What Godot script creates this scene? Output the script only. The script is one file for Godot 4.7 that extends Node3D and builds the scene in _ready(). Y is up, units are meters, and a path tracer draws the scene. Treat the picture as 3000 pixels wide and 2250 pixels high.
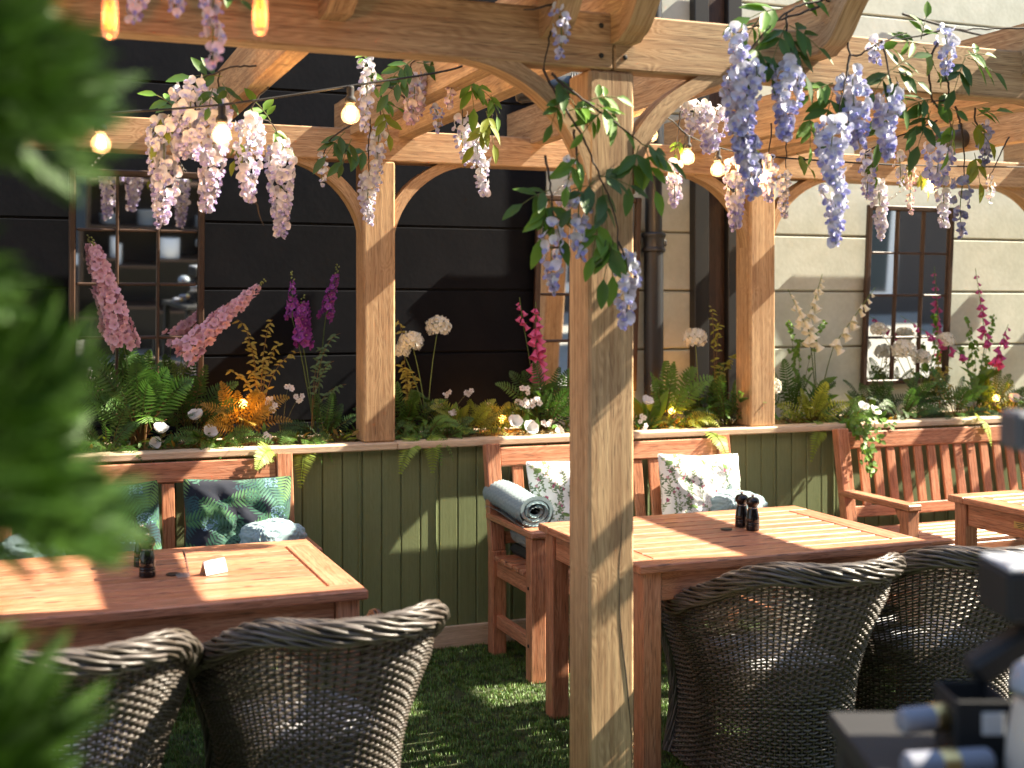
extends Node3D

# ---------------------------------------------------------------- mesh building
class MB:
	var v := PackedVector3Array()
	var n := PackedVector3Array()
	var c := PackedColorArray()
	var t := PackedVector2Array()
	var i := PackedInt32Array()

	func vert(p: Vector3, nn: Vector3, col: Color, uv := Vector2.ZERO) -> int:
		v.append(p)
		n.append(nn)
		c.append(col)
		t.append(uv)
		return v.size() - 1

	func tri(a: int, b: int, d: int) -> void:
		i.append(a)
		i.append(b)
		i.append(d)

	# flat polygon of 3 or 4 corners whose front looks along nn
	func face(ps: Array, uvs: Array, nn: Vector3, col: Color) -> void:
		var b := v.size()
		for k in ps.size():
			vert(ps[k], nn, col, uvs[k])
		var flip: bool = (ps[1] - ps[0]).cross(ps[2] - ps[0]).dot(nn) > 0.0
		for k in range(1, ps.size() - 1):
			if flip:
				tri(b, b + k + 1, b + k)
			else:
				tri(b, b + k, b + k + 1)

	func box(size: Vector3, at := Vector3.ZERO, turn := Basis(), bev := 0.003, axis := 0, col := Color.WHITE, uvo := Vector2.ZERO) -> void:
		var h := size * 0.5
		bev = minf(bev, minf(h.x, minf(h.y, h.z)) * 0.9)
		for a in 3:
			var u := (a + 1) % 3
			var w := (a + 2) % 3
			for s in [-1.0, 1.0]:
				var ps := []
				var uvs := []
				for q in [[-1, -1], [1, -1], [1, 1], [-1, 1]]:
					var p := Vector3.ZERO
					p[a] = s * h[a]
					p[u] = q[0] * (h[u] - bev)
					p[w] = q[1] * (h[w] - bev)
					uvs.append((Vector2(p[u] * 3.0, p[w]) if a == axis else Vector2(p[axis], p[3 - a - axis] + s * 0.37 + a * 0.21)) + uvo)
					ps.append(at + turn * p)
				var nn := Vector3.ZERO
				nn[a] = s
				face(ps, uvs, turn * nn, col)
		for a in 3:
			var u := (a + 1) % 3
			var w := (a + 2) % 3
			for su in [-1.0, 1.0]:
				for sw in [-1.0, 1.0]:
					var ps := []
					var uvs := []
					for q in [[-1, 0], [1, 0], [1, 1], [-1, 1]]:
						var p := Vector3.ZERO
						p[a] = q[0] * (h[a] - bev)
						p[u] = su * (h[u] - (bev if q[1] == 0 else 0.0))
						p[w] = sw * (h[w] - (0.0 if q[1] == 0 else bev))
						uvs.append(Vector2(p[axis], p[(axis + 1) % 3] + p[(axis + 2) % 3]) + uvo)
						ps.append(at + turn * p)
					var nn := Vector3.ZERO
					nn[u] = su
					nn[w] = sw
					face(ps, uvs, turn * nn.normalized(), col)
		for sx in [-1.0, 1.0]:
			for sy in [-1.0, 1.0]:
				for sz in [-1.0, 1.0]:
					var ps := []
					for a in 3:
						var p := Vector3(sx, sy, sz) * (h - Vector3.ONE * bev)
						p[a] = [sx, sy, sz][a] * h[a]
						ps.append(at + turn * p)
					face(ps, [uvo, uvo, uvo], turn * Vector3(sx, sy, sz).normalized(), col)

	func tube(ps: PackedVector3Array, r0: float, r1: float, sides := 6, col := Color.WHITE, col1 = null, mid := -1.0) -> void:
		var m := ps.size()
		var d := (ps[1] - ps[0]).normalized()
		var x := d.cross(Vector3.UP if absf(d.y) < 0.9 else Vector3.RIGHT).normalized()
		var b := v.size()
		var run := 0.0
		for k in m:
			var dk := (ps[mini(k + 1, m - 1)] - ps[maxi(k - 1, 0)]).normalized()
			x = (x - dk * x.dot(dk)).normalized()
			var y := dk.cross(x)
			var f := float(k) / (m - 1)
			var r := lerpf(r0, r1, f)
			if mid >= 0.0:
				r = lerpf(r0, mid, f * 2.0) if f < 0.5 else lerpf(mid, r1, f * 2.0 - 1.0)
			var ck: Color = col if col1 == null else col.lerp(col1, f)
			if k > 0:
				run += ps[k].distance_to(ps[k - 1])
			for s in sides:
				var a := TAU * s / sides
				var nn := x * cos(a) + y * sin(a)
				vert(ps[k] + nn * r, nn, ck, Vector2(run, float(s) / sides * 0.2))
		for k in m - 1:
			for s in sides:
				var p := b + k * sides + s
				var q := b + k * sides + (s + 1) % sides
				tri(p, p + sides, q)
				tri(q, p + sides, q + sides)
		for e in [0, m - 1]:
			var dk := (ps[1] - ps[0]).normalized() * -1.0 if e == 0 else (ps[m - 1] - ps[m - 2]).normalized()
			var cc := vert(ps[e], dk, col if col1 == null or e == 0 else col1)
			for s in sides:
				var p: int = b + e * sides + s
				var q: int = b + e * sides + (s + 1) % sides
				if e == 0:
					tri(cc, p, q)
				else:
					tri(cc, q, p)

	func lathe(prof: Array, seg := 20, xf := Transform3D(), col := Color.WHITE) -> void:
		var b := v.size()
		var m := prof.size()
		for k in m:
			var p: Vector2 = prof[k]
			var d: Vector2 = (prof[mini(k + 1, m - 1)] - prof[maxi(k - 1, 0)]).normalized()
			for s in seg + 1:
				var a := TAU * s / seg
				var rd := Vector3(cos(a), 0, sin(a))
				vert(xf * (rd * p.x + Vector3.UP * p.y), (xf.basis * (rd * d.y - Vector3.UP * d.x)).normalized(), col, Vector2(float(s) / seg, p.y))
		for k in m - 1:
			for s in seg:
				var p := b + k * (seg + 1) + s
				tri(p, p + 1, p + seg + 1)
				tri(p + 1, p + seg + 2, p + seg + 1)

	# a bar whose side view is the strip between two rows of points, thick from z0 to z1 in xf
	func band(inner: Array, outer: Array, z0: float, z1: float, xf := Transform3D(), col := Color.WHITE, uvo := Vector2.ZERO) -> void:
		var m := inner.size()
		var run := 0.0
		for k in m - 1:
			var a: Vector2 = inner[k]
			var b: Vector2 = inner[k + 1]
			var c2: Vector2 = outer[k + 1]
			var d: Vector2 = outer[k]
			var step := ((a + d) * 0.5).distance_to((b + c2) * 0.5)
			var w := a.distance_to(d)
			var uv := [Vector2(run, 0) + uvo, Vector2(run + step, 0) + uvo, Vector2(run + step, w) + uvo, Vector2(run, w) + uvo]
			for z in [z0, z1]:
				var ps := []
				for p in [a, b, c2, d]:
					ps.append(xf * Vector3(p.x, p.y, z))
				face(ps, uv, xf.basis * Vector3(0, 0, -1 if z == z0 else 1), col)
			for e in [[a, b, d], [d, c2, a]]:
				var nn2: Vector2 = (e[1] - e[0]).orthogonal().normalized()
				if nn2.dot(e[2] - e[0]) > 0.0:
					nn2 = -nn2
				face([xf * Vector3(e[0].x, e[0].y, z0), xf * Vector3(e[1].x, e[1].y, z0), xf * Vector3(e[1].x, e[1].y, z1), xf * Vector3(e[0].x, e[0].y, z1)], [Vector2(run, z0) + uvo, Vector2(run + step, z0) + uvo, Vector2(run + step, z1) + uvo, Vector2(run, z1) + uvo], xf.basis * Vector3(nn2.x, nn2.y, 0), col)
			run += step
		for k in [0, m - 1]:
			var a: Vector2 = inner[k]
			var d: Vector2 = outer[k]
			var nn2: Vector2 = (d - a).orthogonal().normalized()
			var other: Vector2 = inner[1 if k == 0 else m - 2]
			if nn2.dot(other - a) > 0.0:
				nn2 = -nn2
			face([xf * Vector3(a.x, a.y, z0), xf * Vector3(d.x, d.y, z0), xf * Vector3(d.x, d.y, z1), xf * Vector3(a.x, a.y, z1)], [uvo, uvo + Vector2(0.1, 0), uvo + Vector2(0.1, 0.1), uvo + Vector2(0, 0.1)], xf.basis * Vector3(nn2.x, nn2.y, 0), col)

	# leaf from base along dir, its face towards up; wide is the full width; fold lifts the edges, droop bends the tip
	func blade(base: Vector3, dir: Vector3, up: Vector3, long: float, wide: float, col: Color, col1: Color, fold := 0.15, droop := 0.2, shape := 0) -> void:
		var d := dir.normalized()
		var side := d.cross(up)
		if side.length() < 0.01:
			side = d.cross(Vector3(0.3, 0.5, 0.8))
		side = side.normalized()
		var u := side.cross(d)
		var st: Array = [[0.0, 0.12], [0.3, 0.95], [0.6, 0.9], [0.85, 0.45]] if shape == 0 else [[0.0, 0.3], [0.35, 1.0], [0.75, 0.6]] if shape == 1 else [[0.0, 0.25], [0.25, 0.8], [0.55, 1.0], [0.85, 0.75]]
		var b := v.size()
		for k in st.size():
			var f: float = st[k][0]
			var w: float = st[k][1] * wide * 0.5
			var mid := base + d * long * f - u * droop * long * f * f
			var ck := col.lerp(col1, f)
			vert(mid + side * w + u * w * fold, (u - side * fold * 1.5).normalized(), ck, Vector2(f, 0))
			vert(mid, u, ck * 0.92, Vector2(f, 0.5))
			vert(mid - side * w + u * w * fold, (u + side * fold * 1.5).normalized(), ck, Vector2(f, 1))
		var tip := vert(base + d * long - u * droop * long, u, col1, Vector2(1, 0.5))
		for k in st.size() - 1:
			for q in 2:
				var a := b + k * 3 + q
				tri(a, a + 1, a + 3)
				tri(a + 1, a + 4, a + 3)
		var e := b + (st.size() - 1) * 3
		tri(e, e + 1, tip)
		tri(e + 1, e + 2, tip)

	func mesh() -> ArrayMesh:
		var arr := []
		arr.resize(Mesh.ARRAY_MAX)
		arr[Mesh.ARRAY_VERTEX] = v
		arr[Mesh.ARRAY_NORMAL] = n
		arr[Mesh.ARRAY_COLOR] = c
		arr[Mesh.ARRAY_TEX_UV] = t
		arr[Mesh.ARRAY_INDEX] = i
		var m := ArrayMesh.new()
		m.add_surface_from_arrays(Mesh.PRIMITIVE_TRIANGLES, arr)
		return m

var rng := RandomNumberGenerator.new()
var taken := {}
var M := {}

func rr(a: float, b: float) -> float:
	return rng.randf_range(a, b)

func rv(s: float) -> Vector3:
	return Vector3(rr(-s, s), rr(-s, s), rr(-s, s))

func uvr() -> Vector2:
	return Vector2(rr(0, 9), rr(0, 9))

func tone(s := 0.14) -> Color:
	var g := rr(1.0 - s, 1.0 + s)
	return Color(g * rr(0.97, 1.03), g, g * rr(0.95, 1.05))

func numbered(called: String) -> String:
	taken[called] = taken.get(called, -1) + 1
	return called if taken[called] == 0 else "%s_%03d" % [called, taken[called]]

func tag(o: Node3D, label: String, category: String, group := "", kind := "") -> Node3D:
	if label:
		o.set_meta("label", label)
	if category:
		o.set_meta("category", category)
	if group:
		o.set_meta("group", group)
	if kind:
		o.set_meta("kind", kind)
	return o

func thing(called: String, label: String, category: String, at := Vector3.ZERO, turn := 0.0, group := "") -> Node3D:
	var o := Node3D.new()
	o.name = numbered(called)
	add_child(o)
	o.position = at
	o.rotation.y = turn
	return tag(o, label, category, group)

func inst(parent: Node, called: String, m: Mesh, mat: Material, xf := Transform3D()) -> MeshInstance3D:
	var o := MeshInstance3D.new()
	o.name = called if parent != self else numbered(called)
	o.mesh = m
	o.material_override = mat
	parent.add_child(o, true)
	o.transform = xf
	return o

func part(parent: Node, called: String, mb: MB, mat: Material, xf := Transform3D()) -> MeshInstance3D:
	return inst(parent, called, mb.mesh(), mat, xf)

func bpart(parent: Node, called: String, size: Vector3, at: Vector3, mat: Material, axis := 0, bev := 0.003, turn := Basis(), s := 0.14) -> MeshInstance3D:
	var mb := MB.new()
	mb.box(size, Vector3.ZERO, Basis(), bev, axis, tone(s), uvr())
	return part(parent, called, mb, mat, Transform3D(turn, at))

# y along dir, z (the leaf's face) as near to hint as can be
func frame(dir: Vector3, hint: Vector3) -> Basis:
	var y := dir.normalized()
	var x := y.cross(hint)
	if x.length() < 0.02:
		x = y.cross(Vector3(0.31, 0.2, 0.93))
	x = x.normalized()
	return Basis(x, y, x.cross(y))

func bez(a: Vector3, b: Vector3, c: Vector3, m := 8) -> PackedVector3Array:
	var ps := PackedVector3Array()
	for k in m + 1:
		var f := float(k) / m
		ps.append(a * (1 - f) * (1 - f) + b * 2.0 * f * (1 - f) + c * f * f)
	return ps

func lin(r: float, g: float, b: float) -> Color:
	return Color(r, g, b).linear_to_srgb()

# ---------------------------------------------------------------- textures
func noise_bytes(w: int, h: int, freq: float, sd: int, oct := 4, seamless := true) -> PackedByteArray:
	var f := FastNoiseLite.new()
	f.seed = sd
	f.frequency = freq
	f.fractal_octaves = oct
	var im := f.get_seamless_image(w, h) if seamless else f.get_image(w, h)
	im.convert(Image.FORMAT_L8)
	return im.get_data()

func stretched(w0: int, h0: int, w: int, h: int, freq: float, sd: int, oct := 4) -> PackedByteArray:
	var f := FastNoiseLite.new()
	f.seed = sd
	f.frequency = freq
	f.fractal_octaves = oct
	var im := f.get_seamless_image(w0, h0)
	im.convert(Image.FORMAT_L8)
	im.resize(w, h, Image.INTERPOLATE_CUBIC)
	return im.get_data()

# wood: u runs along the grain
func wood(light: Color, dark: Color, sd: int, rough: float, pores := 0.5, bump := 1.2) -> StandardMaterial3D:
	var w := 512
	var streak := stretched(24, 512, w, w, 0.035, sd, 5)
	var fine := stretched(64, 512, w, w, 0.16, sd + 1, 3)
	var blot := noise_bytes(w, w, 0.008, sd + 2, 3)
	var wav := stretched(96, 256, w, w, 0.018, sd + 3, 2)
	var out := PackedByteArray()
	out.resize(w * w * 3)
	var hb := PackedByteArray()
	hb.resize(w * w)
	for k in w * w:
		var ring := sin(wav[k] / 255.0 * 55.0) * 0.5 + 0.5
		var f := streak[k] / 255.0 * 0.55 + ring * 0.2 + blot[k] / 255.0 * 0.25
		var po := fine[k] / 255.0
		f = clampf((f - 0.5) * 1.5 + 0.5, 0, 1)
		var q := 1.0 - pores * clampf((0.38 - po) * 5.0, 0, 1)
		var cc := dark.lerp(light, f)
		out[k * 3] = int(clampf(cc.r * q, 0, 1) * 255)
		out[k * 3 + 1] = int(clampf(cc.g * q, 0, 1) * 255)
		out[k * 3 + 2] = int(clampf(cc.b * q, 0, 1) * 255)
		hb[k] = int(clampf(0.5 * po + 0.5 * f, 0, 1) * 255)
	var m := StandardMaterial3D.new()
	m.albedo_texture = ImageTexture.create_from_image(Image.create_from_data(w, w, false, Image.FORMAT_RGB8, out))
	m.vertex_color_use_as_albedo = true
	m.roughness = rough
	var ni := Image.create_from_data(w, w, false, Image.FORMAT_L8, hb)
	ni.convert(Image.FORMAT_RGBA8)
	ni.bump_map_to_normal_map(bump)
	m.normal_enabled = true
	m.normal_texture = ImageTexture.create_from_image(ni)
	m.normal_scale = 0.35
	m.uv1_scale = Vector3(0.9, 3.2, 1)
	return m

# a blotched surface, mapped by place
func blotched(a: Color, b: Color, freq: float, sd: int, rough: float, scale: float, nscale := 0.3, world := true, w := 512) -> StandardMaterial3D:
	var n1 := noise_bytes(w, w, freq, sd, 5)
	var n2 := noise_bytes(w, w, freq * 6.0, sd + 1, 3)
	var out := PackedByteArray()
	out.resize(w * w * 3)
	for k in w * w:
		var cc := a.lerp(b, clampf((n1[k] * 0.65 + n2[k] * 0.35) / 255.0 * 1.6 - 0.3, 0, 1))
		out[k * 3] = int(cc.r * 255)
		out[k * 3 + 1] = int(cc.g * 255)
		out[k * 3 + 2] = int(cc.b * 255)
	var m := StandardMaterial3D.new()
	m.albedo_texture = ImageTexture.create_from_image(Image.create_from_data(w, w, false, Image.FORMAT_RGB8, out))
	m.roughness = rough
	m.vertex_color_use_as_albedo = true
	m.uv1_triplanar = true
	m.uv1_world_triplanar = world
	m.uv1_scale = Vector3.ONE * scale
	if nscale > 0.0:
		var ni := Image.create_from_data(w, w, false, Image.FORMAT_L8, n2)
		ni.convert(Image.FORMAT_RGBA8)
		ni.bump_map_to_normal_map(2.0)
		m.normal_enabled = true
		m.normal_texture = ImageTexture.create_from_image(ni)
		m.normal_scale = nscale
	return m

func plain(c: Color, rough: float, metal := 0.0) -> StandardMaterial3D:
	var m := StandardMaterial3D.new()
	m.albedo_color = c.linear_to_srgb()
	m.roughness = rough
	m.metallic = metal
	return m

func tinted(rough: float, back := 0.0) -> StandardMaterial3D:
	var m := StandardMaterial3D.new()
	m.vertex_color_use_as_albedo = true
	m.roughness = rough
	if back > 0.0:
		m.backlight_enabled = true
		m.backlight = Color(back, back, back)
	return m

func glowing(c: Color, energy: float) -> StandardMaterial3D:
	var m := StandardMaterial3D.new()
	m.albedo_color = c
	m.emission_enabled = true
	m.emission = c
	m.emission_energy_multiplier = energy
	return m

func disc_leaf(im: Image, at: Vector2, dir: Vector2, long: float, wide: float, c: Color) -> void:
	var d := dir.normalized()
	var s := Vector2(-d.y, d.x)
	var w := im.get_width()
	for a in int(long * 1.5):
		var f := a / (long * 1.5)
		var half := wide * 0.5 * sin(PI * pow(f, 0.75))
		var m := int(half * 2.0) + 1
		for b in range(-m, m + 1):
			var p := at + d * f * long + s * (b * 0.5)
			im.set_pixel(posmod(int(p.x), w), posmod(int(p.y), w), c.darkened(0.12) if b > 0 else c)

func print_fern(im: Image, at: Vector2, ang: float, long: float, c: Color, r2: float) -> void:
	var p := at
	var a := ang
	var steps := int(long / 17.0)
	for k in steps:
		var f := float(k) / steps
		a += r2 * 0.02
		var d := Vector2.from_angle(a)
		p += d * 17.0
		var l := long * 0.27 * sin(PI * (0.12 + 0.86 * f)) + 3.0
		for s in [-1.0, 1.0]:
			disc_leaf(im, p, Vector2.from_angle(a + s * 1.05), l, 10.0, c)
		disc_leaf(im, p - d * 17.0, d, 19.0, 3.0, c.darkened(0.2))

func printed(im: Image, rough := 0.9) -> StandardMaterial3D:
	var m := StandardMaterial3D.new()
	m.albedo_texture = ImageTexture.create_from_image(im)
	m.roughness = rough
	m.rim_enabled = true
	m.rim = 0.15
	return m

# ---------------------------------------------------------------- scene
func _ready() -> void:
	rng.seed = 41
	set_camera_and_light()
	make_materials()
	make_setting()
	make_planter()
	make_pergola()
	make_walls()
	make_furniture()
	make_chairs()
	make_soft_things()
	make_table_things()
	make_mirrors()
	make_lights()
	make_heaters()
	make_wisteria()
	make_planting()
	make_foreground()
	make_behind()

func set_camera_and_light() -> void:
	var cam := Camera3D.new()
	cam.name = "camera"
	add_child(cam)
	cam.position = Vector3(0, 1.55, 5.37)
	cam.rotation_degrees = Vector3(0, -21.3, 0)
	var lens := CameraAttributesPhysical.new()
	lens.frustum_focal_length = 45.0
	lens.exposure_aperture = 2.5
	lens.frustum_focus_distance = 4.75
	lens.frustum_near = 0.05
	lens.frustum_far = 200.0
	cam.attributes = lens
	cam.set_frustum(2.0 * 0.05 * 829.5 / 2714.0, Vector2(0, -0.05 * 174.5 / 2714.0), 0.05, 200.0)
	cam.current = true
	var sky := ProceduralSkyMaterial.new()
	sky.sky_top_color = Color(0.50, 0.60, 0.74)
	sky.sky_horizon_color = Color(0.80, 0.81, 0.80)
	sky.ground_horizon_color = Color(0.5, 0.48, 0.45)
	sky.ground_bottom_color = Color(0.25, 0.24, 0.22)
	sky.sky_energy_multiplier = 1.0
	var env := Environment.new()
	env.background_mode = Environment.BG_SKY
	env.sky = Sky.new()
	env.sky.sky_material = sky
	env.background_energy_multiplier = 0.6
	env.tonemap_mode = Environment.TONE_MAPPER_LINEAR
	env.tonemap_exposure = 4.4
	env.sdfgi_enabled = true
	env.ssao_enabled = true
	env.ssil_enabled = true
	var we := WorldEnvironment.new()
	we.name = "world_environment"
	we.environment = env
	add_child(we)
	var sun := DirectionalLight3D.new()
	sun.name = "sun"
	sun.light_energy = 1.6
	sun.light_color = Color(1.0, 0.95, 0.86)
	sun.light_angular_distance = 0.5
	sun.shadow_enabled = true
	add_child(sun)
	sun.look_at_from_position(Vector3(1.0, 0.88, 0.15) * 10.0, Vector3.ZERO, Vector3.UP)

func make_materials() -> void:
	M.oak = wood(Color(0.79, 0.665, 0.50), Color(0.585, 0.45, 0.315), 3, 0.75, 0.35, 2.2)
	M.teak = wood(Color(0.83, 0.61, 0.48), Color(0.65, 0.40, 0.28), 9, 0.42, 0.4, 1.2)
	M.frame = wood(Color(0.34, 0.25, 0.19), Color(0.2, 0.14, 0.10), 17, 0.45, 0.3)
	M.cap = wood(Color(0.88, 0.80, 0.69), Color(0.76, 0.66, 0.54), 23, 0.7, 0.15)
	M.green = wood(Color(0.51, 0.555, 0.40), Color(0.46, 0.50, 0.345), 31, 0.6, 0.08)
	M.green.roughness = 0.55
	M.dark_wall = blotched(lin(0.0038, 0.0048, 0.0075), lin(0.007, 0.0078, 0.0105), 0.012, 5, 0.7, 0.8, 0.06)
	M.dark_wall.metallic_specular = 0.22
	M.cream_wall = blotched(lin(0.47, 0.50, 0.42), lin(0.58, 0.61, 0.53), 0.012, 6, 0.75, 0.8, 0.07)
	M.joint_dark = plain(Color(0.008, 0.008, 0.01), 0.9)
	M.joint_cream = plain(Color(0.34, 0.33, 0.26), 0.9)
	M.moss = blotched(lin(0.16, 0.10, 0.03), lin(0.30, 0.23, 0.09), 0.05, 8, 1.0, 3.0, 1.0)
	M.soil = blotched(lin(0.02, 0.03, 0.008), lin(0.045, 0.06, 0.015), 0.04, 9, 1.0, 2.0, 0.8)
	M.petal = tinted(0.55, 0.7)
	M.leaf = tinted(0.5, 0.8)
	M.stem = tinted(0.7)
	M.vine = plain(Color(0.035, 0.024, 0.016), 0.8)
	M.iron = plain(Color(0.012, 0.013, 0.015), 0.32)
	M.iron.clearcoat_enabled = true
	M.iron.clearcoat = 0.5
	M.black = plain(Color(0.012, 0.012, 0.012), 0.45)
	M.matte = plain(Color(0.008, 0.008, 0.009), 0.75)
	M.rubber = plain(Color(0.02, 0.018, 0.016), 0.7)
	M.gloss = plain(Color(0.008, 0.006, 0.006), 0.08)
	M.steel = plain(Color(0.75, 0.72, 0.68), 0.25, 1.0)
	M.brass = plain(Color(0.72, 0.52, 0.22), 0.35, 1.0)
	M.mirror = plain(Color(0.86, 0.88, 0.87), 0.02, 1.0)
	M.wicker = tinted(0.38)
	M.grass = tinted(0.5, 0.35)
	M.white = plain(Color(0.75, 0.75, 0.74), 0.5)
	M.cloth = blotched(lin(0.5, 0.5, 0.52), lin(0.62, 0.62, 0.63), 0.05, 12, 0.95, 4.0, 0.4)
	M.throw = blotched(lin(0.21, 0.31, 0.34), lin(0.31, 0.42, 0.45), 0.03, 14, 1.0, 3.0, 0.0)
	M.throw.rim_enabled = true
	M.throw.rim = 0.3
	M.fleece = blotched(lin(0.26, 0.28, 0.27), lin(0.40, 0.42, 0.40), 0.06, 15, 1.0, 6.0, 0.9)
	M.pad = plain(Color(0.03, 0.036, 0.03), 0.85)
	var glass := StandardMaterial3D.new()
	glass.albedo_color = Color(1.0, 0.93, 0.85, 0.06)
	glass.transparency = BaseMaterial3D.TRANSPARENCY_ALPHA
	glass.roughness = 0.02
	glass.emission_enabled = true
	glass.emission = Color(1.0, 0.62, 0.3)
	glass.emission_energy_multiplier = 0.004
	M.bulb = glass
	var clear := StandardMaterial3D.new()
	clear.albedo_color = Color(0.95, 0.97, 1.0, 0.14)
	clear.transparency = BaseMaterial3D.TRANSPARENCY_ALPHA
	clear.roughness = 0.03
	M.acrylic = clear
	M.filament = glowing(Color(1.0, 0.78, 0.5), 6.0)
	M.ember = glowing(Color(1.0, 0.50, 0.14), 0.5)

# ---------------------------------------------------------------- the setting
func make_setting() -> void:
	var mb := MB.new()
	mb.face([Vector3(-40, 0, -30), Vector3(40, 0, -30), Vector3(40, 0, 40), Vector3(-40, 0, 40)], [Vector2.ZERO, Vector2.RIGHT, Vector2.ONE, Vector2.DOWN], Vector3.UP, Color.WHITE)
	var g := part(self, "ground", mb, M.soil)
	tag(g, "", "", "", "structure")
	mb = MB.new()
	mb.face([Vector3(-12, 0.012, 4.2), Vector3(24, 0.012, 4.2), Vector3(24, 0.012, 30), Vector3(-12, 0.012, 30)], [Vector2.ZERO, Vector2.RIGHT, Vector2.ONE, Vector2.DOWN], Vector3.UP, Color.WHITE)
	tag(part(self, "paving", mb, blotched(lin(0.2, 0.19, 0.17), lin(0.3, 0.29, 0.27), 0.02, 51, 0.8, 0.5, 0.2)), "", "", "", "structure")
	# one tuft of turf, laid many times
	var tuft := MB.new()
	for k in 16:
		var a := rr(0, TAU)
		var lean := rr(0.3, 1.4)
		var d := Vector3(cos(a) * lean, 1.0, sin(a) * lean).normalized()
		var g1 := rr(0.6, 1.1)
		var dry := rng.randf() < 0.15
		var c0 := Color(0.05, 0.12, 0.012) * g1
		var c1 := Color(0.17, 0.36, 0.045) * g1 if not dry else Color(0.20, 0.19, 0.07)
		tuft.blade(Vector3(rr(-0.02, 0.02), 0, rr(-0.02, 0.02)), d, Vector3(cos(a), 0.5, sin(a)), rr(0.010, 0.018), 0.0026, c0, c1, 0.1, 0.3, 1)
	var mm := MultiMesh.new()
	mm.transform_format = MultiMesh.TRANSFORM_3D
	mm.mesh = tuft.mesh()
	var xs := []
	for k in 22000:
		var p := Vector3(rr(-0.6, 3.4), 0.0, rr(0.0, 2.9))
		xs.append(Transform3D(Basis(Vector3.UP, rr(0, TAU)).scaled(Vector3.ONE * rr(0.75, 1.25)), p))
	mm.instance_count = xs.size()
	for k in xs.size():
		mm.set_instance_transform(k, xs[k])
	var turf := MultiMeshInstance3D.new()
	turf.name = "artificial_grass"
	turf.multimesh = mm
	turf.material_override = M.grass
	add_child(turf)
	tag(turf, "short bright green artificial turf under tables and chairs", "grass", "", "stuff")

func make_planter() -> void:
	var t := thing("planter", "long sage green boarded planter with pale timber cap behind the benches", "planter")
	var x := -1.0
	var k := 0
	while x < 6.6:
		var w := 0.0885
		var mb := MB.new()
		mb.box(Vector3(w - 0.003, 0.82, 0.018), Vector3.ZERO, Basis(), 0.004, 1, tone(0.05), uvr())
		part(t, "board", mb, M.green, Transform3D(Basis(), Vector3(x + w * 0.5, 0.495, -0.009)))
		if k % 4 == 2:
			bpart(t, "bead", Vector3(0.008, 0.80, 0.008), Vector3(x + w - 0.016, 0.495, 0.0015), M.green, 1, 0.003)
		x += w
		k += 1
	bpart(t, "backing", Vector3(7.6, 0.86, 0.02), Vector3(2.8, 0.475, -0.031), M.joint_dark, 0, 0.002)
	for q in 3:
		bpart(t, "skirting_board", Vector3(2.53, 0.1, 0.016), Vector3(0.27 + q * 2.536, 0.05, 0.0085), M.cap, 0, 0.004, Basis(), 0.05)
	for q in 3:
		bpart(t, "cap_rail", Vector3(2.534, 0.032, 0.105), Vector3(0.27 + q * 2.536, 0.921, -0.012), M.cap, 0, 0.005, Basis(), 0.06)
	for q in 3:
		bpart(t, "back_rail", Vector3(2.534, 0.032, 0.07), Vector3(0.27 + q * 2.536, 0.921, -0.39), M.cap, 0, 0.005, Basis(), 0.06)
	# bed of dried moss, heaped unevenly
	var nz := FastNoiseLite.new()
	nz.seed = 4
	nz.frequency = 5.0
	var n2 := FastNoiseLite.new()
	n2.seed = 6
	n2.frequency = 40.0
	var mb := MB.new()
	var nx := 380
	var nzz := 18
	var hs := []
	for a in nx + 1:
		for b in nzz + 1:
			var px := -1.0 + 7.6 * a / nx
			var pz := -0.352 + 0.287 * b / nzz
			var edge := sin(PI * b / nzz)
			hs.append(Vector3(px, 0.915 + 0.025 * edge + nz.get_noise_2d(px, pz) * 0.022 + n2.get_noise_2d(px, pz) * 0.014, pz))
	for a in nx + 1:
		for b in nzz + 1:
			var q := a * (nzz + 1) + b
			var dx: Vector3 = hs[mini(a + 1, nx) * (nzz + 1) + b] - hs[maxi(a - 1, 0) * (nzz + 1) + b]
			var dz: Vector3 = hs[a * (nzz + 1) + mini(b + 1, nzz)] - hs[a * (nzz + 1) + maxi(b - 1, 0)]
			mb.vert(hs[q], dz.cross(dx).normalized(), Color.WHITE)
	for a in nx:
		for b in nzz:
			var q := a * (nzz + 1) + b
			mb.tri(q, q + nzz + 1, q + 1)
			mb.tri(q + 1, q + nzz + 1, q + nzz + 2)
	# tri order checked against the upward normal
	part(t, "moss_bed", mb, M.moss)
	var curl := MB.new()
	for q in 2600:
		var p := Vector3(rr(-0.9, 6.4), 0, rr(-0.33, -0.075))
		p.y = 0.93 + nz.get_noise_2d(p.x, p.z) * 0.022
		var s := rr(0.6, 1.6)
		curl.blade(p, Vector3(rr(-1, 1), rr(0.1, 0.9), rr(-1, 1)), rv(1), 0.02 * s, 0.005 * s, Color(0.13, 0.085, 0.03), Color(0.34, 0.25, 0.1) * rr(0.6, 1.1), 0.2, 0.6, 1)
	var cm := part(t, "moss_strands", curl, M.leaf)
	cm.set_meta("kind", "stuff")

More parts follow.
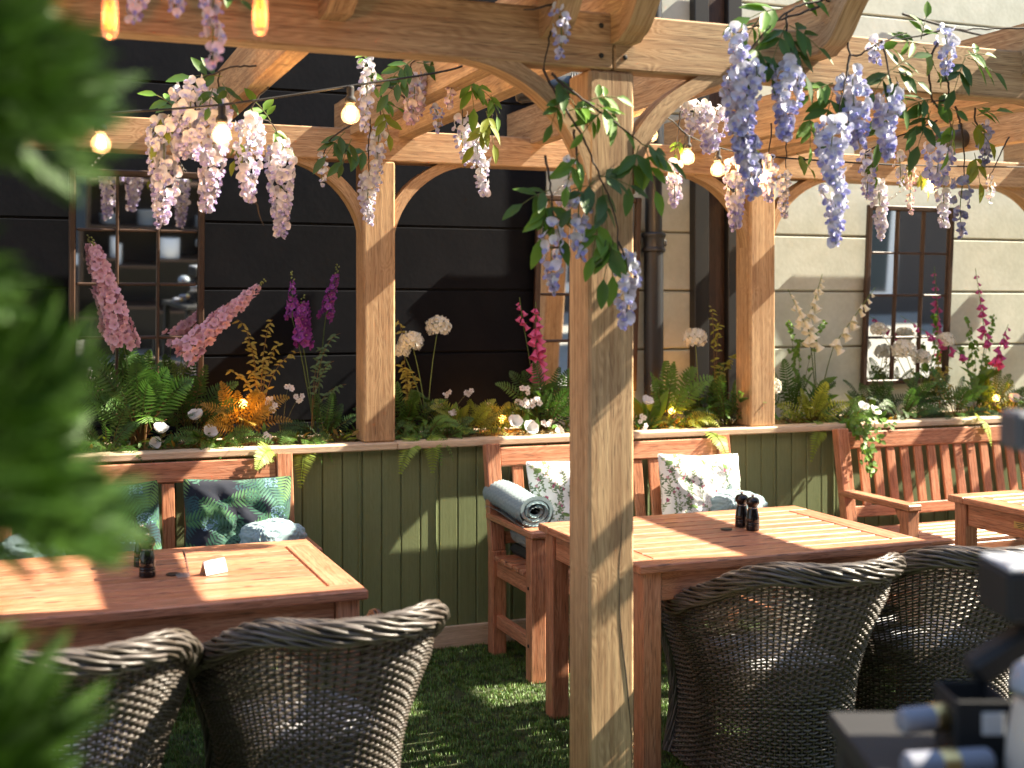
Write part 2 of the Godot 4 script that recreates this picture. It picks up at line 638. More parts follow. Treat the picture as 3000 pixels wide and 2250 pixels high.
func make_pergola() -> void:
	var t := thing("pergola", "oak pergola with curved braces and rafters above the tables", "pergola")
	var px := [1.395, 3.36, 5.3, -0.57]
	for x in px:
		bpart(t, "post", Vector3(0.143, 1.24, 0.143), Vector3(x + 0.0715, 1.557, -0.0665), M.oak, 1, 0.008)
	for x in [1.49, 3.45, -0.47]:
		bpart(t, "post", Vector3(0.143, 2.212, 0.143), Vector3(x + 0.0715, 1.106, 2.0755), M.oak, 1, 0.008)
	var ck := MB.new()
	var cp := PackedVector3Array()
	for k in 30:
		cp.append(Vector3(1.596 - 0.016 * sin(k * 0.22) + rr(-0.0015, 0.0015) + 0.0006 * k, 0.95 - k * 0.032, 2.1468))
	ck.tube(cp, 0.0006, 0.0006, 4, Color.WHITE, null, 0.0022)
	part(t, "drying_crack", ck, M.rubber)
	# beams: the front one is jointed over the near post
	var bs := [[-1.2, 1.563], [1.566, 7.2]]
	for b in bs:
		bpart(t, "front_beam", Vector3(b[1] - b[0], 0.16, 0.078), Vector3((b[0] + b[1]) * 0.5, 2.293, 2.114), M.oak, 0, 0.005, Basis(), 0.05)
	for b in [[-1.2, 3.43], [3.433, 7.2]]:
		bpart(t, "rear_beam", Vector3(b[1] - b[0], 0.138, 0.135), Vector3((b[0] + b[1]) * 0.5, 2.246, -0.0665), M.oak, 0, 0.005, Basis(), 0.05)
	for q in [[1.525, 2.25], [1.525, 2.335], [1.60, 2.25], [1.60, 2.335]]:
		var pg := MB.new()
		pg.lathe([Vector2(0.0, 0.004), Vector2(0.006, 0.004), Vector2(0.0075, 0.001), Vector2(0.0075, -0.004)], 10, Transform3D(Basis(Vector3.RIGHT, PI / 2), Vector3(q[0], q[1], 2.1535)))
		part(t, "bolt_head", pg, M.rubber)
	# curved braces
	for e in [[1.49, -1.0, 2.213, 2.115, 0.07], [1.633, 1.0, 2.213, 2.115, 0.07], [3.45, -1.0, 2.213, 2.115, 0.07], [1.395, -1.0, 2.177, -0.06, 0.08], [1.538, 1.0, 2.177, -0.06, 0.08], [3.36, -1.0, 2.177, -0.06, 0.08], [3.503, 1.0, 2.177, -0.06, 0.08], [5.3, -1.0, 2.177, -0.06, 0.08]]:
		var lo := []
		var hi := []
		for k in 13:
			var f := k / 12.0
			# lower edge: a quarter arc; upper edge: flatter
			var a := f * PI * 0.5
			lo.append(Vector2(e[0] + e[1] * (0.375 - 0.375 * sin(a)), e[2] - 0.35 + 0.35 * cos(a)) if false else Vector2(e[0] + e[1] * 0.375 * (1.0 - sin(a) * 0.86 - f * 0.14), e[2] - 0.35 * (1.0 - cos(a) * 0.86 - (1.0 - f) * 0.14)))
			hi.append(Vector2(e[0] + e[1] * lerpf(0.215, -0.004, f) - e[1] * 0.018 * sin(f * PI), e[2] + lerpf(0.004, -0.185, f) + 0.012 * sin(f * PI)))
		var mb := MB.new()
		mb.band(lo, hi, e[3] - e[4] * 0.5, e[3] + e[4] * 0.5, Transform3D(), tone(0.06), uvr())
		part(t, "curved_brace", mb, M.oak)
	# rafters with shaped tails; [left edge, how far the tail reaches past the front beam]
	for r in [[-0.64, 0.3], [0.05, 0.28], [0.715, 0.3], [1.335, 0.24], [1.555, 0.26], [2.185, 0.30], [3.04, 0.20], [3.30, 0.3], [3.51, 0.3], [4.2, 0.28], [5.225, 0.28], [5.45, 0.28], [6.1, 0.28], [6.75, 0.28]]:
		var z1: float = 2.153 + r[1]
		var lo := []
		var hi := []
		for k in 9:
			lo.append(Vector2(-(-0.3 + (z1 - 0.21 + 0.3) * k / 8.0), 2.285))
			hi.append(Vector2(lo[k].x, 2.462))
		for k in range(1, 11):
			var f := k / 10.0
			# scroll: a step, then a round belly, then a hollow up to the top
			var y := 2.285 + 0.012 + 0.135 * (f - 0.16 * sin(f * TAU))
			lo.append(Vector2(-(z1 - 0.21 + 0.21 * f), y))
			hi.append(Vector2(lo[-1].x, 2.462))
		var mb := MB.new()
		mb.band(lo, hi, r[0], r[0] + 0.07, Transform3D(Basis(Vector3(0, 0, -1), Vector3.UP, Vector3.RIGHT), Vector3.ZERO), tone(0.07), uvr())
		part(t, "rafter", mb, M.oak)

	# furled canvas lying on the rafters above the left half of the front beam
	var aw := thing("furled_awning", "furled canvas awning lying along the top of the front beam's left half", "awning", Vector3(0.17, 2.463, 2.2))
	var roll := MB.new()
	roll.box(Vector3(2.72, 0.13, 0.42), Vector3(0, 0.067, 0), Basis(), 0.06)
	part(aw, "canvas", roll, plain(Color(0.36, 0.35, 0.31), 0.9))
	for q in 4:
		bpart(aw, "strap", Vector3(0.03, 0.138, 0.43), Vector3(-1.05 + q * 0.7, 0.067, 0), M.rubber, 2, 0.062)

func make_walls() -> void:
	var rows := [0.0, 0.38, 0.69, 1.0, 1.31, 1.615, 1.92, 2.23, 2.54, 2.85, 3.16, 3.5, 4.0]
	var d := thing("dark_wall", "black painted block wall behind the left half of the planter", "wall", Vector3(0, 0, -0.45))
	bpart(d, "backing", Vector3(6.35, 4.0, 0.1), Vector3(-0.72, 2.0, -0.066), M.joint_dark, 0, 0.002, Basis(), 0.0)
	for k in rows.size() - 1:
		var x := -3.9
		var w := 9.0 if k % 3 else 3.4
		while x < 2.44:
			var x1 := minf(x + w, 2.45)
			bpart(d, "block", Vector3(x1 - x - 0.004, rows[k + 1] - rows[k] - 0.008, 0.02), Vector3((x + x1) * 0.5, (rows[k] + rows[k + 1]) * 0.5, -0.008), M.dark_wall, 0, 0.004, Basis(), 0.12)
			x = x1
			w = 3.2
	var e := thing("cream_wall", "cream painted block wall behind the right half of the planter", "wall", Vector3(0, 0, -0.45))
	bpart(e, "backing", Vector3(8.5, 4.0, 0.1), Vector3(6.72, 2.0, -0.066), M.joint_cream, 0, 0.002, Basis(), 0.0)
	for k in rows.size() - 1:
		var x := 2.455
		var w := 12.0
		while x < 10.9:
			var x1 := minf(x + w, 10.95)
			bpart(e, "block", Vector3(x1 - x - 0.003, rows[k + 1] - rows[k] - 0.009, 0.022), Vector3((x + x1) * 0.5, (rows[k] + rows[k + 1]) * 0.5, -0.007), M.cream_wall, 0, 0.006, Basis(), 0.03)
			x = x1
			w = 3.4
	# cast iron rainwater pipe
	var p := thing("drainpipe", "black cast iron drainpipe with a ringed collar on the cream wall", "pipe", Vector3(3.02, 0, -0.375))
	var mb := MB.new()
	mb.tube(PackedVector3Array([Vector3(0, 0, 0), Vector3(0, 1.86, 0)]), 0.051, 0.051, 20)
	part(p, "pipe", mb, M.iron)
	mb = MB.new()
	mb.tube(PackedVector3Array([Vector3(0, 1.86, 0), Vector3(0, 3.9, 0)]), 0.044, 0.044, 20)
	part(p, "pipe", mb, M.iron)
	mb = MB.new()
	mb.lathe([Vector2(0.045, 1.81), Vector2(0.06, 1.812), Vector2(0.064, 1.822), Vector2(0.06, 1.834), Vector2(0.055, 1.84), Vector2(0.055, 1.885), Vector2(0.062, 1.89), Vector2(0.065, 1.90), Vector2(0.061, 1.912), Vector2(0.044, 1.914)], 20)
	part(p, "collar", mb, M.iron)
	for s in [-1.0, 1.0]:
		bpart(p, "fixing_lug", Vector3(0.03, 0.035, 0.03), Vector3(s * 0.075, 1.862, -0.03), M.iron, 0, 0.008)
	var f := thing("door_frame", "tall black timber door frame with a dark brown panel on the cream wall", "door frame", Vector3(3.26, 0, -0.436))
	bpart(f, "jamb", Vector3(0.085, 3.2, 0.06), Vector3(0.045, 1.6, 0.03), M.black, 1, 0.004)
	bpart(f, "jamb", Vector3(0.085, 3.2, 0.06), Vector3(0.245, 1.6, 0.03), M.black, 1, 0.004)
	bpart(f, "panel", Vector3(0.115, 3.2, 0.02), Vector3(0.145, 1.6, 0.012), M.frame, 1, 0.004)
	bpart(f, "bead", Vector3(0.01, 3.2, 0.012), Vector3(0.093, 1.6, 0.03), M.iron, 1, 0.004)
	var w2 := MB.new()
	w2.tube(bez(Vector3(4.618, 3.179, -0.42), Vector3(4.941, 3.121, -0.42), Vector3(5.31, 3.091, -0.42), 8), 0.008, 0.008, 6)
	tag(part(self, "wall_cable", w2, M.rubber), "thin black cable clipped high on the cream wall at the right", "cable")

# ---------------------------------------------------------------- furniture
func make_table(label: String, at: Vector3, long: float, deep: float) -> Node3D:
	var t := thing("slatted_table", label, "table", at, 0.0, "slatted hardwood tables")
	var h := 0.72
	var th := 0.028
	var fr := 0.095
	for s in [0.0, 1.0]:
		bpart(t, "top_rail", Vector3(long, th, fr), Vector3(long * 0.5, h - th * 0.5, lerpf(fr * 0.5, deep - fr * 0.5, s)), M.teak, 0, 0.004)
		bpart(t, "end_board", Vector3(0.095, th - 0.001, deep - 2 * fr - 0.004), Vector3(lerpf(0.0485, long - 0.0485, s), h - th * 0.5, deep * 0.5), M.teak, 2, 0.003)
	var n := 8
	var inner := deep - 2 * fr
	var pitch := inner / n
	for k in n:
		bpart(t, "slat", Vector3(long - 0.2, th - 0.006, pitch - 0.012), Vector3(long * 0.5, h - th * 0.5 + 0.002, fr + pitch * (k + 0.5)), M.teak, 0, 0.003, Basis(), 0.28)
	for q in [0.33, 0.66]:
		bpart(t, "batten", Vector3(0.045, 0.02, inner + 0.1), Vector3(long * q, h - th - 0.0105, deep * 0.5), M.teak, 2, 0.003)
	for sx in [0.0, 1.0]:
		for sz in [0.0, 1.0]:
			bpart(t, "leg", Vector3(0.068, h - th - 0.001, 0.068), Vector3(lerpf(0.055, long - 0.055, sx), (h - th) * 0.5, lerpf(0.055, deep - 0.055, sz)), M.teak, 1, 0.004)
	for s in [0.0, 1.0]:
		bpart(t, "apron", Vector3(long - 0.184, 0.095, 0.024), Vector3(long * 0.5, h - th - 0.0485, lerpf(0.045, deep - 0.045, s)), M.teak, 0, 0.003)
		bpart(t, "apron", Vector3(0.024, 0.095, deep - 0.184), Vector3(lerpf(0.045, long - 0.045, s), h - th - 0.0485, deep * 0.5), M.teak, 2, 0.003)
	return t

func make_bench(label: String, at: Vector3, long: float) -> Node3D:
	var t := thing("garden_bench", label, "bench", at, 0.0, "hardwood garden benches")
	# own axes: x along the bench, back at z 0, front at z 0.62
	var lean := Basis(Vector3.RIGHT, -0.16)
	var bh := 0.47
	for x in [0.034, long - 0.034]:
		bpart(t, "rear_leg", Vector3(0.066, 0.46, 0.062), Vector3(x, 0.23, 0.135), M.teak, 1, 0.004)
		bpart(t, "back_post", Vector3(0.066, bh, 0.052), Vector3(x, 0.455, 0.132) + lean * Vector3(0, bh * 0.5, 0), M.teak, 1, 0.004, lean)
		bpart(t, "front_leg", Vector3(0.066, 0.59, 0.062), Vector3(x, 0.295, 0.585), M.teak, 1, 0.004)
		bpart(t, "armrest", Vector3(0.078, 0.03, 0.54), Vector3(x, 0.606, 0.36), M.teak, 2, 0.006)
		bpart(t, "side_rail", Vector3(0.028, 0.075, 0.39), Vector3(x, 0.385, 0.36), M.teak, 2, 0.003)
		bpart(t, "stretcher", Vector3(0.03, 0.055, 0.39), Vector3(x, 0.15, 0.36), M.teak, 2, 0.003)
		var br := MB.new()
		br.band([Vector2(0, 0), Vector2(0.0, 0.075)], [Vector2(-0.012, 0), Vector2(-0.06, 0.075)], -0.014, 0.014, Transform3D(Basis(Vector3.FORWARD * -1.0, Vector3.UP, Vector3.RIGHT * -1.0), Vector3(x, 0.51, 0.558)), tone(), uvr())
		part(t, "arm_bracket", br, M.teak)
		for y in [0.385, 0.15]:
			var bo := MB.new()
			bo.lathe([Vector2(0, 0.003), Vector2(0.007, 0.002), Vector2(0.008, 0)], 8, Transform3D(Basis(Vector3.BACK, PI / 2 if x < 1.0 and x < long * 0.5 else -PI / 2), Vector3(x + (-0.0335 if x < long * 0.5 else 0.0335), y, 0.585)))
			part(t, "bolt_head", bo, M.rubber)
	bpart(t, "seat_rail", Vector3(long - 0.134, 0.07, 0.026), Vector3(long * 0.5, 0.385, 0.592), M.teak, 0, 0.003)
	bpart(t, "seat_rail", Vector3(long - 0.134, 0.07, 0.026), Vector3(long * 0.5, 0.385, 0.15), M.teak, 0, 0.003)
	for k in 6:
		bpart(t, "seat_slat", Vector3(long - 0.004, 0.02, 0.055), Vector3(long * 0.5, 0.4325, 0.21 + k * 0.073), M.teak, 0, 0.004)
	var up := func(x: float, y: float, z := 0.0) -> Vector3:
		return Vector3(x, 0.455, 0.132) + lean * Vector3(0, y, z)
	bpart(t, "top_rail", Vector3(long - 0.136, 0.085, 0.032), up.call(long * 0.5, 0.41), M.teak, 0, 0.006, lean)
	bpart(t, "lower_rail", Vector3(long - 0.136, 0.055, 0.028), up.call(long * 0.5, 0.055), M.teak, 0, 0.004, lean)
	var m := int((long - 0.16) / 0.088)
	var step := (long - 0.136) / (m + 1)
	for k in m:
		var mid := k == m / 2 and long < 1.3
		bpart(t, "back_slat", Vector3(0.07 if mid else 0.05, 0.284, 0.026 if mid else 0.016), up.call(0.068 + step * (k + 1), 0.225), M.teak, 1, 0.003, lean)
	return t

func make_furniture() -> void:
	make_table("slatted hardwood table with one pepper mill and a tent card, left of the near post", Vector3(-0.62, 0, 0.985), 1.555, 0.845)
	make_table("slatted hardwood table with two black mills standing on it", Vector3(1.815, 0, 0.985), 1.14, 0.84)
	var r := make_table("slatted hardwood table with a small brass plate, at the right edge", Vector3(3.74, 0, 0.975), 1.15, 0.84)
	var pl := bpart(r, "brass_plate", Vector3(0.004, 0.028, 0.075), Vector3(0.031, 0.648, 0.40), M.brass, 2, 0.001)
	for k in 3:
		bpart(pl, "engraved_line", Vector3(0.001, 0.0025, 0.05 - 0.012 * k), Vector3(-0.0027, 0.007 - 0.007 * k, 0), M.rubber, 2, 0.0002)
	make_bench("hardwood bench with dark fern cushions behind the left table", Vector3(-0.22, 0, 0.03), 1.28)
	make_bench("hardwood bench with white floral cushions and a rolled throw on its arm", Vector3(1.925, 0, 0.03), 1.25)
	make_bench("bare hardwood slatted bench under the right mirror", Vector3(3.795, 0, 0.03), 1.5)

# tub chair: the plan of the shell at a height, s runs from one arm front round the back to the other
func shell(s: float, f: float) -> Vector3:
	# s in -1..1, f 0 at the floor, 1 at the rim
	var a := absf(s)
	var waist := sin(minf(f / 0.85, 1.0) * PI)
	var hw := lerpf(0.245, 0.295, f * f) - 0.04 * waist
	var rear := lerpf(0.20, 0.335, f * f) - 0.05 * waist
	var p := Vector2.ZERO
	if a < 0.62:
		var th := a / 0.62 * PI * 0.5
		p = Vector2(hw * pow(sin(th), 0.82), (rear + 0.10) * pow(cos(th), 0.82) - 0.10)
	else:
		var g := (a - 0.62) / 0.38
		p = Vector2(hw - 0.012 * g, -0.10 - g * (0.29 + 0.02 * f))
	var k := clampf((0.86 - a) / 0.62, 0.0, 1.0)
	var rim := 0.555 + 0.205 * k * k * (3.0 - 2.0 * k) + 0.045 * clampf((a - 0.8) / 0.22, 0.0, 1.0)
	return Vector3(p.x * signf(s), 0.03 + (rim - 0.03) * f, p.y)

func make_chair(label: String, at: Vector3, turn: float) -> Node3D:
	var t := thing("wicker_armchair", label, "chair", at, turn, "wicker armchairs drawn up to the tables")
	var brown := Color(0.052, 0.040, 0.030)
	var grey := Color(0.115, 0.10, 0.088)
	var ups := 66
	var mb := MB.new()
	for k in ups + 1:
		var s := -0.985 + 1.97 * k / ups
		var ps := PackedVector3Array()
		for q in 9:
			ps.append(shell(s, q / 8.0))
		mb.tube(ps, 0.0032, 0.0032, 5, brown * 0.7)
	part(t, "upright_canes", mb, M.wicker).set_meta("kind", "stuff")
	mb = MB.new()
	var rows := 70
	for r in rows:
		var f := (r + 0.5) / rows
		var ps := PackedVector3Array()
		var m := ups * 3
		var col := brown.lerp(grey, rr(0.0, 1.0)) * rr(0.85, 1.15)
		for k in m + 1:
			var s := -0.99 + 1.98 * k / m
			var p := shell(s, f)
			var q := shell(minf(s + 0.01, 1.0), f) - shell(maxf(s - 0.01, -1.0), f)
			var out := Vector3(-q.z, 0, q.x).normalized()
			var wave := cos(PI * (k / 3.0) + PI * (r % 2))
			ps.append(p + out * wave * 0.0052 + Vector3(0, sin(k * 0.7 + r) * 0.0006, 0))
		mb.tube(ps, 0.0042, 0.0042, 4, col)
	part(t, "woven_shell", mb, M.wicker).set_meta("kind", "stuff")
	# braided roll up the arm fronts and round the rim
	var path := PackedVector3Array()
	for k in 14:
		path.append(shell(-1.0, k / 14.0))
	for k in 121:
		path.append(shell(-1.0 + 2.0 * k / 120.0, 1.0))
	for k in 14:
		path.append(shell(1.0, 1.0 - (k + 1) / 14.0))
	for pass_ in 3:
		var q := path.duplicate()
		for k in range(1, path.size() - 1):
			q[k] = (path[k - 1] + path[k] * 2.0 + path[k + 1]) * 0.25
		path = q
	var fine := PackedVector3Array()
	for k in path.size() - 1:
		fine.append(path[k])
		fine.append((path[k] + path[k + 1]) * 0.5)
	fine.append(path[path.size() - 1])
	mb = MB.new()
	var x := Vector3.RIGHT
	var xs := PackedVector3Array()
	var ys := PackedVector3Array()
	var run := PackedFloat32Array()
	var acc := 0.0
	for k in fine.size():
		var d := (fine[mini(k + 1, fine.size() - 1)] - fine[maxi(k - 1, 0)]).normalized()
		x = (x - d * x.dot(d)).normalized()
		xs.append(x)
		ys.append(d.cross(x))
		if k > 0:
			acc += fine[k].distance_to(fine[k - 1])
		run.append(acc)
	for layer in 2:
		for st in 13:
			var ps := PackedVector3Array()
			var col := brown.lerp(grey, rr(0.1, 1.1)) * rr(0.9, 1.2)
			for k in fine.size():
				var front := 1.0 if k > 26 and k < fine.size() - 27 else 0.62
				var a := TAU * st / 13.0 + run[k] * (10.0 if layer == 0 else 7.0) + layer * 0.35
				var rad := (0.028 + 0.005 * sin(run[k] * 38.0 + st * 2.1 + layer * PI)) * front
				ps.append(fine[k] + (xs[k] * cos(a) + ys[k] * sin(a)) * rad)
			mb.tube(ps, 0.0046, 0.0046, 5, col)
	part(t, "braided_rim", mb, M.wicker).set_meta("kind", "stuff")
	mb = MB.new()
	mb.tube(fine, 0.022, 0.022, 8, brown * 0.5)
	part(t, "rim_core", mb, M.wicker)
	# seat deck and cushion
	mb = MB.new()
	for k in 26:
		var z := -0.33 + k * 0.02
		var w := 0.195 if z < -0.06 else 0.195 * sqrt(maxf(0.0, 1.0 - pow((z + 0.06) / 0.24, 2.0)))
		if w > 0.03:
			mb.tube(PackedVector3Array([Vector3(-w, 0.36, z), Vector3(w, 0.36, z)]), 0.008, 0.008, 5, brown)
	part(t, "seat_deck", mb, M.wicker).set_meta("kind", "stuff")
	mb = MB.new()
	mb.box(Vector3(0.36, 0.06, 0.36), Vector3.ZERO, Basis(), 0.026)
	part(t, "seat_cushion", mb, M.cloth, Transform3D(Basis(), Vector3(0, 0.399, -0.15)))
	for sx in [-1.0, 1.0]:
		for z in [-0.30, 0.05]:
			mb = MB.new()
			mb.tube(PackedVector3Array([Vector3(sx * 0.165, 0.0, z), Vector3(sx * 0.16, 0.36, z)]), 0.014, 0.016, 8, brown)
			part(t, "leg", mb, M.wicker)
	return t

func make_chairs() -> void:
	var c := make_chair("dark wicker armchair in the gap left of the near post", Vector3(0.745, 0, 2.08), 0.08)
	for e in [["wicker armchair half hidden behind the blurred conifer", Vector3(0.10, 0, 2.12), 0.02], ["brown wicker armchair whose left arm touches the near post in view", Vector3(2.27, 0, 1.98), -0.03], ["wicker armchair at the right edge behind the dark counter things", Vector3(2.90, 0, 1.96), -0.05]]:
		var d: Node3D = c.duplicate()
		d.name = numbered("wicker_armchair")
		add_child(d)
		d.position = e[1]
		d.rotation.y = e[2]
		d.set_meta("label", e[0])

# ---------------------------------------------------------------- cushions and throws
func pillow(w: float, h: float, th: float, sd: int) -> MB:
	var mb := MB.new()
	var nz := FastNoiseLite.new()
	nz.seed = sd
	nz.frequency = 5.0
	var m := 26
	var grid := {}
	for side in [1.0, -1.0]:
		var ps := []
		for a in m + 1:
			for b in m + 1:
				var u := a * 2.0 / m - 1.0
				var q := b * 2.0 / m - 1.0
				var puff := pow(maxf(0.0, (1.0 - pow(absf(u), 2.6)) * (1.0 - pow(absf(q), 2.6))), 0.55)
				var pull := 1.0 - 0.13 * (1.0 - absf(u * q)) * (absf(u) ** 6 + absf(q) ** 6) * 0.5
				var p := Vector3(u * w * 0.5 * (pull if absf(u) > absf(q) else 1.0 - 0.02 * absf(u)), q * h * 0.5 * (pull if absf(q) >= absf(u) else 1.0 - 0.02 * absf(q)), side * (th * 0.5 * puff + 0.002))
				p.z += side * nz.get_noise_2d(u * 0.35, q * 0.35 + side) * 0.03 * puff
				ps.append(p)
		for a in m + 1:
			for b in m + 1:
				var dx: Vector3 = ps[mini(a + 1, m) * (m + 1) + b] - ps[maxi(a - 1, 0) * (m + 1) + b]
				var dy: Vector3 = ps[a * (m + 1) + mini(b + 1, m)] - ps[a * (m + 1) + maxi(b - 1, 0)]
				mb.vert(ps[a * (m + 1) + b], dx.cross(dy).normalized() * side, Color.WHITE, Vector2(a * 1.0 / m, 1.0 - b * 1.0 / m))
		var o := 0 if side > 0.0 else (m + 1) * (m + 1)
		for a in m:
			for b in m:
				var q := o + a * (m + 1) + b
				if side > 0.0:
					mb.tri(q, q + 1, q + m + 1)
					mb.tri(q + 1, q + m + 2, q + m + 1)
				else:
					mb.tri(q, q + m + 1, q + 1)
					mb.tri(q + 1, q + m + 1, q + m + 2)
	return mb

# cloth swept along z: the 2D path is its section; thick strip with a knitted face on both sides
func knit(path: PackedVector2Array, z0: float, z1: float, th: float, bump: float, wob := 0.0) -> MB:
	var mb := MB.new()
	var nzz := int((z1 - z0) / 0.0045)
	var m := path.size()
	for side in [1.0, -1.0]:
		var o := mb.v.size()
		for a in m:
			var d: Vector2 = (path[mini(a + 1, m - 1)] - path[maxi(a - 1, 0)]).normalized()
			var nn: Vector2 = Vector2(-d.y, d.x) * side
			for b in nzz + 1:
				var z := lerpf(z0, z1, b * 1.0 / nzz)
				var st := sin(a * 1.5 + (b / 4 % 2) * PI * 0.5) * sin(b * 0.75)
				var p: Vector2 = path[a] + nn * (th * 0.5 + bump * st)
				p.y += wob * sin(z * 9.0) * 0.02
				var w := Vector3(p.x, p.y, z + wob * sin(a * 0.05) * 0.012)
				mb.vert(w, Vector3(nn.x, nn.y, bump * 60.0 * cos(b * 0.75) * sin(a * 1.5)).normalized(), Color.WHITE * (0.9 + 0.1 * st))
		for a in m - 1:
			for b in nzz:
				var q := o + a * (nzz + 1) + b
				# along the path, then along z
				if side > 0.0:
					mb.tri(q, q + nzz + 1, q + 1)
					mb.tri(q + 1, q + nzz + 1, q + nzz + 2)
				else:
					mb.tri(q, q + 1, q + nzz + 1)
					mb.tri(q + 1, q + nzz + 2, q + nzz + 1)
	for z in [z0, z1]:
		for a in m - 1:
			var d: Vector2 = (path[a + 1] - path[a]).normalized()
			var nn := Vector2(-d.y, d.x) * th * 0.5
			mb.face([Vector3(path[a].x + nn.x, path[a].y + nn.y, z), Vector3(path[a + 1].x + nn.x, path[a + 1].y + nn.y, z), Vector3(path[a + 1].x - nn.x, path[a + 1].y - nn.y, z), Vector3(path[a].x - nn.x, path[a].y - nn.y, z)], [Vector2.ZERO, Vector2.ZERO, Vector2.ZERO, Vector2.ZERO], Vector3(0, 0, -1 if z == z0 else 1), Color.WHITE)
	return mb

# a soft folded bundle: a flattened rounded block with fold lines round it and a knitted face
func bundle(size: Vector3, layers: int, sd: int) -> MB:
	var mb := MB.new()
	var nz := FastNoiseLite.new()
	nz.seed = sd
	nz.frequency = 6.0
	var na := 110
	var nb := 64
	var ps := PackedVector3Array()
	for b in nb + 1:
		var lat := -PI * 0.5 + PI * b / nb
		for a in na + 1:
			var lon := TAU * a / na
			var d := Vector3(cos(lat) * cos(lon), sin(lat), cos(lat) * sin(lon))
			var e := Vector3(signf(d.x) * pow(absf(d.x), 0.55), signf(d.y) * pow(absf(d.y), 0.75), signf(d.z) * pow(absf(d.z), 0.55))
			var p := e * size * 0.5
			var fold := pow(absf(sin((p.y / size.y + 0.5 + nz.get_noise_2d(lon, 1.0) * 0.06) * PI * layers)), 0.4)
			var side := 1.0 - absf(d.y)
			p *= 1.0 - 0.10 * side * (1.0 - fold) + nz.get_noise_3dv(d * 0.4) * 0.10
			p += d * 0.0026 * sin(a * 1.9 + (b / 3 % 2) * 1.57) * sin(b * 1.05)
			p.y += size.y * 0.5
			ps.append(p)
	for b in nb + 1:
		for a in na + 1:
			var k := b * (na + 1) + a
			var da := ps[b * (na + 1) + (a + 1) % na] - ps[b * (na + 1) + (a + na - 1) % na]
			var db := ps[mini(b + 1, nb) * (na + 1) + a] - ps[maxi(b - 1, 0) * (na + 1) + a]
			var nn := db.cross(da).normalized()
			if nn == Vector3.ZERO:
				nn = Vector3.UP * (1.0 if b > 9 else -1.0)
			mb.vert(ps[k], nn, Color.WHITE)
	for b in nb:
		for a in na:
			var k := b * (na + 1) + a
			mb.tri(k, k + 1, k + na + 1)
			mb.tri(k + 1, k + na + 2, k + na + 1)
	return mb

func even(ps: Array, step: float) -> PackedVector2Array:
	var cv := Curve2D.new()
	cv.bake_interval = step
	for p in ps:
		cv.add_point(p)
	var out := PackedVector2Array()
	var l := cv.get_baked_length()
	var m := int(l / step)
	for k in m + 1:
		out.append(cv.sample_baked(l * k / m))
	return out

func fern_print(sd: int) -> StandardMaterial3D:
	rng.seed = sd
	var im := Image.create(512, 512, false, Image.FORMAT_RGB8)
	im.fill(Color(0.05, 0.085, 0.15))
	var cols := [Color(0.10, 0.21, 0.27), Color(0.13, 0.28, 0.31), Color(0.17, 0.36, 0.28), Color(0.27, 0.45, 0.29), Color(0.30, 0.47, 0.40), Color(0.38, 0.53, 0.32)]
	for k in 26:
		print_fern(im, Vector2((k % 5) * 102 + rr(0, 90), (k / 5 % 5) * 102 + rr(0, 90)), rr(0, TAU), rr(150, 260), cols[clampi(int(k / 26.0 * 4.0 + rr(0, 2.2)), 0, 5)], rr(-2, 2))
	for k in 7:
		var o := Vector2(rr(0, 512), rr(0, 512))
		for q in 40:
			disc_leaf(im, o + Vector2(rr(-34, 34), rr(-28, 28)), Vector2.from_angle(rr(0, TAU)), 8, 5, Color(0.45, 0.58, 0.68))
	return printed(im)

func floral_print(sd: int) -> StandardMaterial3D:
	rng.seed = sd
	var im := Image.create(512, 512, false, Image.FORMAT_RGB8)
	im.fill(Color(0.93, 0.94, 0.93))
	for k in 24:
		var o := Vector2(rr(0, 512), rr(0, 512))
		for q in 60:
			disc_leaf(im, o + Vector2(rr(-42, 42), rr(-30, 30)), Vector2.from_angle(rr(0, TAU)), 5, 3, Color(0.78, 0.84, 0.79) if rng.randf() < 0.75 else Color(0.66, 0.58, 0.62))
	for k in 52:
		var p := Vector2(rr(0, 512), rr(0, 512))
		var a := -PI * 0.5 + rr(-0.7, 0.7)
		var g := Color(0.36, 0.47, 0.36).lerp(Color(0.52, 0.60, 0.42), rng.randf())
		var m := int(rr(9, 20))
		for q in m:
			a += rr(-0.12, 0.12)
			disc_leaf(im, p, Vector2.from_angle(a), 10, 2.0, g)
			p += Vector2.from_angle(a) * 8.0
			if rng.randf() < 0.6:
				disc_leaf(im, p, Vector2.from_angle(a + (0.9 if q % 2 else -0.9)), rr(10, 24), rr(5, 9), g)
		var fl := Color(0.66, 0.26, 0.42) if rng.randf() < 0.5 else Color(0.80, 0.55, 0.60) if rng.randf() < 0.5 else Color(0.62, 0.68, 0.42)
		for q in 8:
			disc_leaf(im, p + Vector2(rr(-4, 4), rr(-6, 6)), Vector2.from_angle(rr(0, TAU)), rr(6, 11), 5, fl.lightened(rr(0, 0.3)))
	for k in 9:
		disc_leaf(im, Vector2(rr(0, 512), rr(0, 512)), Vector2.from_angle(rr(0, TAU)), rr(34, 52), rr(18, 26), Color(0.45, 0.58, 0.33))
	return printed(im)

